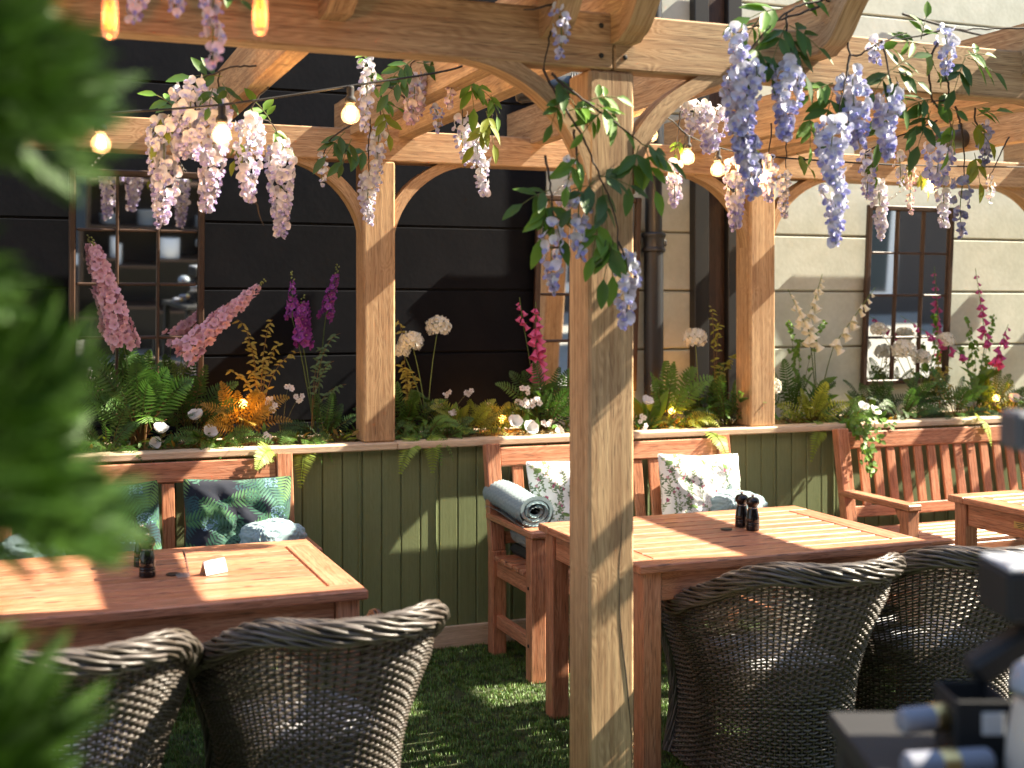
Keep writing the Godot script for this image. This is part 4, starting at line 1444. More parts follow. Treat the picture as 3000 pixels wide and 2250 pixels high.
func make_wisteria() -> void:
	rng.seed = 19
	wisteria("cream and lilac wisteria with long white racemes above the left mirror", [[Vector3(0.427, 2.142, 1.15), Vector3(0.421, 1.801, 1.15), 0.095, 0], [Vector3(0.513, 2.266, 1.2), Vector3(0.51, 2.015, 1.2), 0.10, 0], [Vector3(0.594, 2.242, 1.12), Vector3(0.571, 1.856, 1.12), 0.095, 0], [Vector3(0.724, 2.18, 1.1), Vector3(0.711, 1.886, 1.1), 0.085, 0, 0.8], [Vector3(0.824, 2.097, 1.05), Vector3(0.83, 1.775, 1.05), 0.085, 0]], [[Vector3(0.475, 2.178, 1.15), Vector3(0.409, 2.234, 1.15), 0.09, 1], [Vector3(0.45, 2.164, 1.18), Vector3(0.414, 2.095, 1.18), 0.09, 2], [Vector3(0.609, 2.291, 1.2), Vector3(0.535, 2.294, 1.2), 0.10, 0], [Vector3(0.609, 2.269, 1.2), Vector3(0.631, 2.21, 1.25), 0.08, 3], [Vector3(0.579, 2.252, 1.2), Vector3(0.558, 2.183, 1.25), 0.08, 0], [Vector3(0.795, 2.175, 1.05), Vector3(0.772, 2.208, 1.05), 0.085, 1], [Vector3(0.8, 2.154, 1.05), Vector3(0.832, 2.119, 1.05), 0.08, 1], [Vector3(0.685, 2.103, 1.1), Vector3(0.67, 2.056, 1.1), 0.07, 2]], [[Vector3(0.79, 2.33, 1.25), Vector3(0.617, 2.315, 1.2), Vector3(0.601, 2.246, 1.15), Vector3(0.564, 2.198, 1.15), Vector3(0.427, 2.142, 1.15)], [Vector3(0.617, 2.315, 1.2), Vector3(0.513, 2.266, 1.2)], [Vector3(0.79, 2.30, 1.1), Vector3(0.721, 2.198, 1.1), Vector3(0.802, 2.161, 1.06), Vector3(0.824, 2.097, 1.05)], [Vector3(0.728, 1.917, 1.1), Vector3(0.76, 1.812, 1.1)]])
	wisteria("pale blue wisteria racemes hanging at the top left in front of the beam", [[Vector3(0.245, 2.293, 2.33), Vector3(0.239, 2.199, 2.33), 0.055, 1], [Vector3(0.333, 2.306, 2.33), Vector3(0.339, 2.22, 2.33), 0.05, 1, 0.8], [Vector3(0.431, 2.304, 2.33), Vector3(0.42, 2.204, 2.33), 0.06, 1, 0.8], [Vector3(0.425, 2.216, 2.33), Vector3(0.425, 2.106, 2.33), 0.055, 1, 0.7]], [[Vector3(0.433, 2.316, 2.33), Vector3(0.463, 2.292, 2.35), 0.07, 0]], [[Vector3(0.15, 2.40, 2.33), Vector3(0.245, 2.293, 2.33), Vector3(0.333, 2.306, 2.33), Vector3(0.431, 2.309, 2.33), Vector3(0.74, 2.42, 2.3)]])
	wisteria("white wisteria strands and dark leaves over the left rear post", [[Vector3(1.169, 2.441, 0.9), Vector3(1.162, 2.175, 0.9), 0.06, 2, 0.7], [Vector3(1.28, 2.23, 0.7), Vector3(1.269, 2.002, 0.7), 0.07, 2, 0.6], [Vector3(1.266, 2.04, 0.6), Vector3(1.263, 1.855, 0.6), 0.07, 2, 0.8], [Vector3(1.079, 2.115, 0.6), Vector3(1.076, 1.994, 0.6), 0.045, 2, 0.8]], [[Vector3(1.187, 2.405, 0.9), Vector3(1.201, 2.364, 0.9), 0.06, 1], [Vector3(1.178, 2.43, 0.9), Vector3(1.161, 2.454, 0.9), 0.06, 1], [Vector3(1.116, 2.186, 0.8), Vector3(1.076, 2.141, 0.8), 0.11, 3], [Vector3(1.142, 2.161, 0.8), Vector3(1.107, 2.082, 0.8), 0.09, 3], [Vector3(1.24, 2.134, 0.7), Vector3(1.176, 2.113, 0.7), 0.11, 0], [Vector3(1.258, 2.28, 0.8), Vector3(1.276, 2.223, 0.8), 0.09, 2], [Vector3(1.24, 2.305, 0.8), Vector3(1.294, 2.299, 0.8), 0.08, 1]], [[Vector3(1.33, 2.32, 1.0), Vector3(1.191, 2.346, 0.85), Vector3(1.226, 2.241, 0.75), Vector3(1.232, 2.125, 0.7), Vector3(1.263, 2.04, 0.6)], [Vector3(1.33, 2.30, 0.9), Vector3(1.253, 2.35, 0.85), Vector3(1.28, 2.23, 0.7)], [Vector3(1.16, 2.228, 0.8), Vector3(1.064, 2.157, 0.8), Vector3(1.079, 2.115, 0.6)]])
	wisteria("cream wisteria on the rafter between rear post and near brace", [[Vector3(1.294, 2.348, 1.1), Vector3(1.282, 2.177, 1.1), 0.075, 3, 0.7], [Vector3(1.338, 2.323, 1.05), Vector3(1.326, 2.223, 1.05), 0.06, 3, 0.7], [Vector3(1.365, 2.372, 1.3), Vector3(1.348, 2.213, 1.3), 0.05, 3, 0.7], [Vector3(1.4, 2.264, 1), Vector3(1.407, 2.166, 1), 0.045, 1, 0.7], [Vector3(1.51, 2.231, 1), Vector3(1.528, 2.061, 1), 0.06, 0, 0.7], [Vector3(1.573, 2.198, 0.95), Vector3(1.61, 1.949, 0.95), 0.075, 2, 0.65]], [[Vector3(1.255, 2.39, 1.2), Vector3(1.189, 2.337, 1.2), 0.10, 0], [Vector3(1.272, 2.383, 1.2), Vector3(1.314, 2.378, 1.2), 0.10, 0], [Vector3(1.238, 2.333, 1.2), Vector3(1.181, 2.286, 1.2), 0.09, 3], [Vector3(1.432, 2.329, 1.3), Vector3(1.449, 2.21, 1.3), 0.10, 1], [Vector3(1.423, 2.312, 1.3), Vector3(1.482, 2.284, 1.3), 0.09, 1], [Vector3(1.508, 2.27, 1.3), Vector3(1.522, 2.23, 1.3), 0.07, 1], [Vector3(1.564, 2.245, 1.1), Vector3(1.591, 2.146, 1.1), 0.11, 2], [Vector3(1.573, 2.195, 1.1), Vector3(1.529, 2.143, 1.1), 0.09, 2]], [[Vector3(1.40, 2.36, 1.5), Vector3(1.256, 2.381, 1.25), Vector3(1.294, 2.348, 1.1)], [Vector3(1.40, 2.34, 1.45), Vector3(1.365, 2.372, 1.3)], [Vector3(1.47, 2.34, 1.4), Vector3(1.427, 2.328, 1.3), Vector3(1.458, 2.282, 1.15), Vector3(1.51, 2.231, 1)], [Vector3(1.541, 2.271, 1.2), Vector3(1.601, 2.22, 1.05), Vector3(1.573, 2.198, 0.95)]])
	wisteria("single small blue wisteria raceme on the front beam left of the joint", [[Vector3(1.349, 2.347, 2.25), Vector3(1.351, 2.207, 2.25), 0.05, 1, 0.9]], [], [[Vector3(1.349, 2.36, 2.25), Vector3(1.311, 2.347, 2.26), Vector3(1.244, 2.331, 2.26)], [Vector3(1.349, 2.347, 2.25), Vector3(1.349, 2.365, 2.25), Vector3(1.40, 2.40, 2.2)]])
	wisteria("wisteria vine with dark leaves twining down the near post", [[Vector3(1.35, 1.773, 2.22), Vector3(1.351, 1.574, 2.22), 0.06, 1, 0.7], [Vector3(1.4, 1.937, 2.22), Vector3(1.391, 1.81, 2.22), 0.045, 2, 0.7], [Vector3(1.416, 1.834, 2.24), Vector3(1.424, 1.668, 2.24), 0.06, 1, 0.75], [Vector3(1.559, 1.682, 2.24), Vector3(1.551, 1.477, 2.24), 0.065, 1, 0.85]], [[Vector3(1.349, 2.168, 2.22), Vector3(1.39, 2.127, 2.22), 0.09, 0], [Vector3(1.39, 2.076, 2.22), Vector3(1.416, 2.081, 2.24), 0.09, 1], [Vector3(1.376, 2.12, 2.22), Vector3(1.356, 2.074, 2.22), 0.08, 0], [Vector3(1.467, 2.095, 2.25), Vector3(1.53, 2.051, 2.25), 0.10, 1], [Vector3(1.45, 2.107, 2.25), Vector3(1.481, 2.115, 2.25), 0.08, 1], [Vector3(1.481, 2.077, 2.25), Vector3(1.439, 2.037, 2.25), 0.08, 1], [Vector3(1.601, 1.993, 2.25), Vector3(1.659, 1.97, 2.25), 0.10, 0], [Vector3(1.594, 1.987, 2.25), Vector3(1.573, 1.915, 2.25), 0.11, 0], [Vector3(1.616, 1.981, 2.25), Vector3(1.64, 1.898, 2.25), 0.11, 1], [Vector3(1.416, 1.961, 2.24), Vector3(1.388, 1.897, 2.24), 0.09, 1], [Vector3(1.467, 1.899, 2.25), Vector3(1.509, 1.894, 2.25), 0.10, 3], [Vector3(1.46, 1.886, 2.25), Vector3(1.418, 1.846, 2.25), 0.10, 3], [Vector3(1.481, 1.874, 2.25), Vector3(1.495, 1.785, 2.25), 0.12, 3], [Vector3(1.342, 1.859, 2.22), Vector3(1.304, 1.845, 2.22), 0.09, 0], [Vector3(1.335, 1.834, 2.22), Vector3(1.356, 1.777, 2.22), 0.10, 0], [Vector3(1.331, 1.833, 2.22), Vector3(1.315, 1.757, 2.22), 0.10, 1], [Vector3(1.474, 1.785, 2.25), Vector3(1.46, 1.721, 2.25), 0.10, 1], [Vector3(1.498, 1.747, 2.25), Vector3(1.509, 1.671, 2.25), 0.11, 1], [Vector3(1.516, 1.722, 2.25), Vector3(1.488, 1.633, 2.25), 0.10, 0]], [[Vector3(1.33, 2.189, 2.2), Vector3(1.356, 2.125, 2.22), Vector3(1.43, 1.999, 2.24), Vector3(1.467, 1.911, 2.25), Vector3(1.523, 1.786, 2.25), Vector3(1.53, 1.697, 2.25)], [Vector3(1.342, 2.174, 2.22), Vector3(1.425, 2.105, 2.25), Vector3(1.523, 2.047, 2.25), Vector3(1.601, 1.993, 2.25)], [Vector3(1.406, 2.025, 2.23), Vector3(1.416, 1.898, 2.24), Vector3(1.416, 1.834, 2.24)], [Vector3(1.325, 1.953, 2.22), Vector3(1.342, 1.846, 2.22), Vector3(1.35, 1.773, 2.22)], [Vector3(1.53, 1.722, 2.25), Vector3(1.551, 1.678, 2.25)], [Vector3(1.36, 2.36, 2.2), Vector3(1.33, 2.189, 2.2)]])
	wisteria("white and lilac wisteria behind the right hand brace", [[Vector3(2.434, 2.117, 0.9), Vector3(2.442, 1.932, 0.9), 0.06, 0], [Vector3(2.673, 2.126, 1), Vector3(2.664, 1.843, 1), 0.085, 0], [Vector3(2.396, 2.272, 1.3), Vector3(2.367, 2.107, 1.3), 0.10, 0], [Vector3(2.308, 2.284, 1.3), Vector3(2.289, 2.172, 1.3), 0.08, 2], [Vector3(2.885, 2.145, 0.9), Vector3(2.889, 1.969, 0.9), 0.07, 0], [Vector3(3.035, 2.109, 0.8), Vector3(3.028, 1.911, 0.8), 0.055, 2]], [[Vector3(2.472, 2.212, 0.9), Vector3(2.45, 2.155, 0.9), 0.06, 1], [Vector3(3.02, 2.18, 0.9), Vector3(3.078, 2.134, 0.9), 0.09, 2], [Vector3(2.862, 2.164, 0.9), Vector3(2.796, 2.18, 0.9), 0.07, 2]], [[Vector3(2.472, 2.324, 0.9), Vector3(2.455, 2.211, 0.9), Vector3(2.434, 2.117, 0.9)], [Vector3(2.19, 2.32, 1.3), Vector3(2.396, 2.272, 1.3)], [Vector3(2.679, 2.21, 1), Vector3(2.673, 2.126, 1)], [Vector3(2.9, 2.3, 0.9), Vector3(2.885, 2.145, 0.9)], [Vector3(3.04, 2.3, 0.8), Vector3(3.035, 2.109, 0.8)]])
	wisteria("longest blue and white wisteria raceme, just right of the near post", [[Vector3(1.863, 2.319, 2.3), Vector3(1.89, 2.177, 2.3), 0.06, 1], [Vector3(1.89, 2.21, 2.3), Vector3(1.899, 1.955, 2.3), 0.088, 1], [Vector3(1.911, 2.015, 2.3), Vector3(1.932, 1.848, 2.3), 0.068, 1], [Vector3(1.907, 2.222, 2.35), Vector3(1.901, 2.118, 2.35), 0.05, 1], [Vector3(2.039, 2.236, 2.3), Vector3(2.028, 2.018, 2.3), 0.082, 1]], [[Vector3(1.951, 2.286, 2.3), Vector3(1.92, 2.199, 2.3), 0.09, 0], [Vector3(1.951, 2.267, 2.3), Vector3(1.974, 2.229, 2.3), 0.08, 0], [Vector3(2.043, 2.353, 2.3), Vector3(2.012, 2.291, 2.3), 0.10, 0], [Vector3(2.051, 2.347, 2.3), Vector3(2.114, 2.319, 2.3), 0.11, 0], [Vector3(2.051, 2.327, 2.3), Vector3(2.098, 2.237, 2.3), 0.12, 3], [Vector3(2.028, 2.392, 2.3), Vector3(1.966, 2.38, 2.3), 0.11, 1], [Vector3(2.074, 2.416, 2.3), Vector3(2.138, 2.441, 2.3), 0.10, 1], [Vector3(1.951, 2.359, 2.3), Vector3(1.92, 2.317, 2.3), 0.07, 1]], [[Vector3(2.155, 2.425, 2.32), Vector3(2.061, 2.397, 2.32), Vector3(1.975, 2.332, 2.31), Vector3(1.92, 2.264, 2.3), Vector3(1.89, 2.21, 2.3)], [Vector3(2.139, 2.403, 2.32), Vector3(2.021, 2.362, 2.31), Vector3(1.875, 2.313, 2.3)], [Vector3(2.043, 2.38, 2.3), Vector3(2.04, 2.236, 2.3)], [Vector3(2.19, 2.43, 2.3), Vector3(2.155, 2.425, 2.32)]])
	wisteria("cluster of big violet blue wisteria racemes under the right rafter tail", [[Vector3(2.269, 2.211, 2.3), Vector3(2.296, 2.006, 2.3), 0.085, 1], [Vector3(2.182, 2.074, 2.34), Vector3(2.173, 1.889, 2.34), 0.085, 1], [Vector3(2.182, 1.916, 2.34), Vector3(2.182, 1.719, 2.34), 0.066, 1], [Vector3(2.408, 2.183, 2.3), Vector3(2.401, 1.975, 2.3), 0.074, 1], [Vector3(2.357, 2.321, 2.3), Vector3(2.36, 2.255, 2.3), 0.045, 1]], [[Vector3(2.201, 2.191, 2.3), Vector3(2.153, 2.174, 2.3), 0.09, 1], [Vector3(2.201, 2.164, 2.3), Vector3(2.177, 2.095, 2.3), 0.11, 0], [Vector3(2.226, 2.172, 2.3), Vector3(2.242, 2.125, 2.3), 0.08, 0], [Vector3(2.412, 2.245, 2.3), Vector3(2.465, 2.283, 2.3), 0.09, 0], [Vector3(2.415, 2.239, 2.3), Vector3(2.474, 2.229, 2.3), 0.09, 0], [Vector3(2.407, 2.245, 2.3), Vector3(2.357, 2.194, 2.3), 0.09, 3], [Vector3(2.423, 2.225, 2.3), Vector3(2.44, 2.178, 2.3), 0.09, 0], [Vector3(2.191, 2.116, 2.2), Vector3(2.191, 2.054, 2.2), 0.09, 1], [Vector3(2.412, 2.128, 2.25), Vector3(2.403, 2.079, 2.25), 0.09, 0]], [[Vector3(2.263, 2.279, 2.3), Vector3(2.25, 2.234, 2.3), Vector3(2.269, 2.211, 2.3)], [Vector3(2.26, 2.276, 2.3), Vector3(2.185, 2.074, 2.34)], [Vector3(2.373, 2.325, 2.3), Vector3(2.398, 2.244, 2.3), Vector3(2.408, 2.183, 2.3)], [Vector3(2.26, 2.40, 2.3), Vector3(2.263, 2.279, 2.3), Vector3(2.373, 2.325, 2.3), Vector3(2.465, 2.36, 2.3)]])
	wisteria("wisteria with bright leaves and short blue racemes at the top right", [[Vector3(2.645, 2.391, 2.25), Vector3(2.642, 2.248, 2.25), 0.06, 1, 0.8], [Vector3(3.175, 2.126, 1.6), Vector3(3.164, 1.988, 1.6), 0.10, 1, 0.8], [Vector3(3.196, 2.006, 1.6), Vector3(3.192, 1.831, 1.6), 0.06, 2, 0.8], [Vector3(3.025, 1.981, 1.9), Vector3(3.021, 1.772, 1.9), 0.065, 4, 0.45], [Vector3(3.201, 2.19, 1.8), Vector3(3.207, 2.035, 1.8), 0.06, 4, 0.6]], [[Vector3(2.557, 2.356, 2.25), Vector3(2.566, 2.392, 2.25), 0.08, 1], [Vector3(2.549, 2.341, 2.25), Vector3(2.506, 2.345, 2.25), 0.08, 1], [Vector3(2.566, 2.335, 2.25), Vector3(2.592, 2.302, 2.25), 0.08, 2], [Vector3(2.725, 2.318, 2.25), Vector3(2.77, 2.329, 2.25), 0.08, 1], [Vector3(2.734, 2.312, 2.25), Vector3(2.825, 2.289, 2.25), 0.11, 0], [Vector3(2.725, 2.311, 2.25), Vector3(2.698, 2.252, 2.25), 0.10, 3], [Vector3(2.625, 2.183, 2.2), Vector3(2.59, 2.124, 2.2), 0.10, 0], [Vector3(2.634, 2.184, 2.2), Vector3(2.59, 2.174, 2.2), 0.09, 0], [Vector3(2.643, 2.17, 2.2), Vector3(2.705, 2.166, 2.2), 0.09, 0], [Vector3(2.634, 2.148, 2.2), Vector3(2.598, 2.074, 2.2), 0.11, 3], [Vector3(2.895, 2.16, 2), Vector3(2.876, 2.082, 2), 0.10, 1], [Vector3(2.992, 2.181, 2), Vector3(3.041, 2.199, 2), 0.09, 1], [Vector3(2.973, 2.156, 2), Vector3(3.012, 2.127, 2), 0.09, 2], [Vector3(3.159, 2.086, 1.8), Vector3(3.18, 2.004, 1.8), 0.10, 2]], [[Vector3(2.619, 2.346, 2.25), Vector3(2.592, 2.294, 2.25), Vector3(2.643, 2.184, 2.2), Vector3(2.794, 2.141, 2.1), Vector3(3.128, 2.146, 1.7), Vector3(3.175, 2.126, 1.6)], [Vector3(2.654, 2.249, 2.25), Vector3(2.702, 2.195, 2.2), Vector3(2.634, 2.177, 2.2)], [Vector3(2.905, 2.207, 2), Vector3(3.021, 2.116, 1.9), Vector3(3.025, 1.981, 1.9)], [Vector3(3.071, 2.223, 1.9), Vector3(3.125, 2.176, 1.85), Vector3(3.201, 2.19, 1.8)], [Vector3(3.04, 2.43, 2.25), Vector3(2.645, 2.391, 2.25)], [Vector3(2.645, 2.391, 2.25), Vector3(2.488, 2.35, 2.25)]])
	wisteria("faint white wisteria strands in front of the right mirror", [[Vector3(3.14, 2.152, 1.2), Vector3(3.149, 1.963, 1.2), 0.065, 1, 0.7], [Vector3(3.436, 2.069, 0.9), Vector3(3.448, 1.823, 0.9), 0.07, 2, 0.8], [Vector3(3.308, 2.159, 1.2), Vector3(3.312, 2.024, 1.2), 0.05, 2, 0.7], [Vector3(3.619, 2.142, 0.9), Vector3(3.609, 1.931, 0.9), 0.045, 3, 0.7], [Vector3(4.036, 2.11, 0.9), Vector3(4.042, 1.992, 0.9), 0.045, 2, 0.7]], [[Vector3(3.167, 2.134, 1.2), Vector3(3.19, 2.07, 1.2), 0.07, 1], [Vector3(3.652, 2.127, 0.9), Vector3(3.689, 2.067, 0.9), 0.08, 2], [Vector3(3.614, 2.166, 0.9), Vector3(3.577, 2.114, 0.9), 0.07, 2]], [[Vector3(3.5, 2.3, 1.2), Vector3(3.14, 2.152, 1.2), Vector3(3.308, 2.159, 1.2)], [Vector3(3.407, 2.137, 0.9), Vector3(3.436, 2.069, 0.9)], [Vector3(3.58, 2.3, 0.9), Vector3(3.619, 2.142, 0.9)], [Vector3(4.15, 2.3, 0.9), Vector3(4.036, 2.11, 0.9)]])

# ---------------------------------------------------------------- planting
func frond(parent: Node3D, a: Vector3, b: Vector3, c: Vector3, wide: float, n: int, c0: Color, c1: Color, from := 0.2, stem := Color(0.10, 0.055, 0.02), slim := 0.26) -> void:
	n = maxi(9, int(n * 0.62))
	var ps := bez(a, b, c, 18)
	var mb := MB.new()
	mb.tube(ps, 0.0028, 0.0008, 5, stem, c0)
	var face := (Vector3.UP * 0.6 + Vector3(rr(-0.5, 0.5), 0, 0.8)).normalized()
	var step := a.distance_to(c) * 1.1 * (1.0 - from) / n
	for k in n:
		var f := from + (1.0 - from) * (k + 0.3) / n
		var x := f * 18.0
		var q := mini(int(x), 17)
		var p := ps[q].lerp(ps[q + 1], x - q)
		var d := (ps[q + 1] - ps[q]).normalized()
		var s := d.cross(face).normalized()
		var u := s.cross(d)
		var g := (f - from) / (1.0 - from)
		var l := wide * 0.5 * minf(1.0, 0.45 + g * 2.6) * (1.0 - pow(g, 1.9) * 0.88)
		var shade := rr(0.85, 1.15)
		for e in [-1.0, 1.0]:
			mb.blade(p, s * e + d * 0.38 + rv(0.05), u + rv(0.12), l * rr(0.9, 1.05), step * slim * 2.0, c0 * shade, c1 * shade, 0.1, 0.12, 1)
	part(parent, "frond", mb, M.leaf)

func fern(label: String, at: Vector3, n: int, long: float, wide: float, c0: Color, c1: Color, tilt0 := 0.25, tilt1 := 1.1, spread := TAU, turn := 0.0, pin := 22, slim := 0.26, droop := 0.35) -> Node3D:
	var t := thing("fern", label, "fern", at, 0.0, "ferns in the planter")
	n = int(n * 1.6)
	long *= 1.12
	for k in n:
		var a := turn + spread * (k + rr(-0.3, 0.3)) / n - spread * 0.5
		var ti := rr(tilt0, tilt1)
		var d := Vector3(sin(a) * sin(ti), cos(ti), cos(a) * sin(ti) * 0.75)
		var l := long * rr(0.75, 1.1)
		frond(t, Vector3(rr(-0.015, 0.015), 0, rr(-0.015, 0.015)), d * l * 0.6 + Vector3(0, l * 0.12, 0), d * l - Vector3(0, l * droop * sin(ti), 0), wide * rr(0.6, 0.95), pin, c0 * rr(0.7, 1.3), c1 * rr(0.7, 1.3), 0.22, Color(0.10, 0.055, 0.02), slim)
	return t

func stalk(t: Node3D, ps: PackedVector3Array, r := 0.0028, col := Color(0.07, 0.12, 0.03)) -> void:
	var mb := MB.new()
	mb.tube(ps, r, r * 0.6, 6, col)
	part(t, "stem", mb, M.stem)

var flower_meshes := {}

func star(key: String, c0: Color, c1: Color, heart: Color, n := 5, cup := 0.35) -> Mesh:
	if not flower_meshes.has(key):
		var mb := MB.new()
		for k in n:
			var a := TAU * k / n
			var d := Vector3(cos(a), sin(a), cup)
			mb.blade(Vector3.ZERO, d, Vector3(-cos(a) * cup, -sin(a) * cup, 1.0), 1.0, 0.78, c0, c1, 0.12, -0.1, 2)
		mb.lathe([Vector2(0.0, 0.28), Vector2(0.1, 0.22), Vector2(0.15, 0.08), Vector2(0.12, 0.0)], 6, Transform3D(Basis(Vector3.RIGHT, PI / 2), Vector3.ZERO), heart)
		flower_meshes[key] = mb.mesh()
	return flower_meshes[key]

func delphinium(label: String, foot: Vector3, spikes: Array, c0: Color, c1: Color, key: String) -> void:
	# spikes: [lowest floret, tip, width low, width high, how many]
	var t := thing("delphinium", label, "flower", foot)
	for s in spikes:
		var lo: Vector3 = s[0] - foot
		var hi: Vector3 = s[1] - foot
		stalk(t, bez(Vector3.ZERO, lo * 0.55 + Vector3(0, lo.y * 0.15, 0), lo, 8), 0.0035)
		var ax := bez(lo, (lo + hi) * 0.5 + Vector3(0, 0.01, 0.0), hi, 10)
		stalk(t, ax, 0.0028, Color(0.10, 0.16, 0.05))
		var n: int = s[4]
		for k in n:
			var f := (k + 0.5) / n
			var p := ax[mini(int(f * 10.0), 9)].lerp(ax[mini(int(f * 10.0), 9) + 1], f * 10.0 - int(f * 10.0))
			var w := lerpf(s[2], s[3], f) * 0.5
			var a := k * 2.399 + rr(-0.4, 0.4)
			var d := (hi - lo).normalized()
			var x := d.cross(Vector3(0.1, 0.2, 1)).normalized()
			var out := x * cos(a) + d.cross(x) * sin(a)
			var sz := clampf(w * 0.7, 0.008, 0.026) * rr(0.85, 1.15)
			var b := frame(d + rv(0.5), out + rv(0.3) + Vector3(0, -0.1, 0.1))
			inst(t, "floret", star(key + str(k % 2), c0 * (1.0 if k % 2 else 0.85), c1, Color(0.5, 0.36, 0.3)), M.petal, Transform3D(b.scaled(Vector3.ONE * sz), p + out * maxf(0.002, w * rr(0.75, 1.15) - sz * 0.55)))
		for k in 7:
			var mb := MB.new()
			mb.lathe([Vector2(0, -0.005), Vector2(0.004, 0), Vector2(0.003, 0.005), Vector2(0, 0.008)], 6, Transform3D(), Color(0.30, 0.34, 0.10))
			part(t, "bud", mb, M.leaf, Transform3D(frame(rv(1), Vector3.BACK), hi + (hi - lo).normalized() * 0.007 * k + rv(0.007)))

func bell(key: String, c0: Color, c1: Color) -> Mesh:
	if not flower_meshes.has(key):
		var mb := MB.new()
		var pr := [Vector2(0.08, 0.0), Vector2(0.2, -0.12), Vector2(0.25, -0.4), Vector2(0.32, -0.75), Vector2(0.47, -1.0), Vector2(0.5, -1.04)]
		var seg := 9
		for k in pr.size():
			for s in seg:
				var a := TAU * s / seg
				var r: float = pr[k].x * (1.0 + (0.1 * cos(a * 4.0) if k > 3 else 0.0))
				mb.vert(Vector3(cos(a) * r, pr[k].y, sin(a) * r), Vector3(cos(a), 0.3, sin(a)).normalized(), c0.lerp(c1, k / 5.0))
		for k in pr.size() - 1:
			for s in seg:
				var a := k * seg + s
				var b := k * seg + (s + 1) % seg
				mb.tri(a, a + seg, b)
				mb.tri(b, a + seg, b + seg)
		flower_meshes[key] = mb.mesh()
	return flower_meshes[key]

func foxglove(label: String, foot: Vector3, spikes: Array, key: String, c0: Color, c1: Color) -> void:
	var t := thing("foxglove", label, "flower", foot)
	for s in spikes:
		var lo: Vector3 = s[0] - foot
		var hi: Vector3 = s[1] - foot
		stalk(t, bez(Vector3.ZERO, Vector3(lo.x * 0.4, lo.y * 0.6, lo.z * 0.4), lo, 8), 0.0035)
		var ax := bez(lo, (lo + hi) * 0.5, hi, 10)
		stalk(t, ax, 0.0025, Color(0.12, 0.2, 0.05))
		var n: int = s[2]
		for k in n:
			var f := (k + 0.3) / n
			var p := ax[mini(int(f * 10.0), 9)]
			var a := k * 2.2 + rr(-0.3, 0.3)
			var out := Vector3(cos(a), 0, 0.55 + 0.6 * sin(a)).normalized()
			var sz: float = s[3] * lerpf(1.1, 0.35, f * f) * rr(0.9, 1.1)
			var dn := (out * 0.55 + Vector3(0, -0.8, 0)).normalized()
			inst(t, "bell", bell(key, c0, c1), M.petal, Transform3D(frame(-dn, out).scaled(Vector3.ONE * sz), p + out * 0.006))
			if k % 2 == 0:
				put_leaf(t, 1, p, out + Vector3(0, 0.5, 0), Vector3(0, 1, 0.3), 0.02)
	for k in 9:
		var a := k * 2.4
		put_leaf(t, 1 if k % 2 else 0, Vector3(0, 0.02 + 0.018 * k, 0), Vector3(cos(a), 0.7, sin(a) * 0.6 + 0.3), Vector3(-cos(a) * 0.3, 0.8, 0.6), rr(0.09, 0.14), 0.9)

func allium(label: String, foot: Vector3, heads: Array) -> void:
	var t := thing("white_allium", label, "flower", foot, 0.0, "white ball headed flowers in the planter")
	for hd in heads:
		var p: Vector3 = hd[0] - foot
		stalk(t, bez(Vector3.ZERO, Vector3(p.x * 0.3, p.y * 0.6, p.z * 0.5), p, 8), 0.0028, Color(0.16, 0.22, 0.06))
		var mb := MB.new()
		var r: float = hd[1] * 1.12
		var n := 95
		for k in n:
			var y := 1.0 - 1.75 * (k + 0.5) / n
			var a := k * 2.39996
			var q := sqrt(maxf(0.0, 1.0 - y * y))
			var o := Vector3(q * cos(a), y * 0.78, q * sin(a))
			var fr := frame((Vector3.UP + rv(0.8)).normalized(), o)
			var c := p + o * r * rr(0.9, 1.06)
			for z in 5:
				var g := TAU * z / 5.0 + k
				mb.blade(c, fr * Vector3(cos(g), sin(g), 0.35), fr * Vector3(0, 0, 1), r * 0.2, r * 0.17, Color(0.72, 0.71, 0.56), Color(0.82, 0.82, 0.78), 0.1, 0.1, 2)
		mb.lathe([Vector2(0, -r * 0.5), Vector2(r * 0.5, -r * 0.2), Vector2(r * 0.55, r * 0.2), Vector2(0, r * 0.5)], 8, Transform3D(Basis(), p), Color(0.35, 0.38, 0.2))
		part(t, "flower_head", mb, M.petal)
	for k in 8:
		var a := k * 2.4
		put_leaf(t, 0 if k % 2 else 3, Vector3(0, 0.03 + 0.016 * k, 0), Vector3(cos(a), 0.35, sin(a) * 0.6 + 0.35), Vector3(0, 1, 0.4), rr(0.08, 0.13), 0.9)

func anemone(label: String, foot: Vector3, head: Vector3, size: float, face: Vector3, c0 := Color(0.8, 0.8, 0.79), c1 := Color(0.84, 0.84, 0.83), cup := 0.55, key := "anemone") -> void:
	var t := thing("white_anemone" if key == "anemone" else "tulip", label, "flower", foot)
	size *= 1.45
	var p := head - foot
	stalk(t, bez(Vector3.ZERO, Vector3(p.x * 0.2, p.y * 0.7, p.z * 0.3), p, 8), 0.002)
	for k in 6:
		var a := TAU * k / 6.0 + rr(-0.2, 0.2)
		var b := frame(face, Vector3(0.2, 0.4, 0.8))
		var d := b * Vector3(cos(a), cup * rr(0.8, 1.4), sin(a))
		var mb := MB.new()
		mb.blade(Vector3.ZERO, d, b * Vector3(-cos(a) * cup, 1.0, -sin(a) * cup), size, size * 0.95, c0, c1, 0.2, -0.25, 2)
		part(t, "petal", mb, M.petal, Transform3D(Basis(), p))
	for k in 3:
		put_leaf(t, 0, Vector3(0, 0.02, 0), Vector3(rr(-1, 1), 0.6, rr(0, 0.8)), Vector3(0, 1, 0.5), rr(0.05, 0.09))

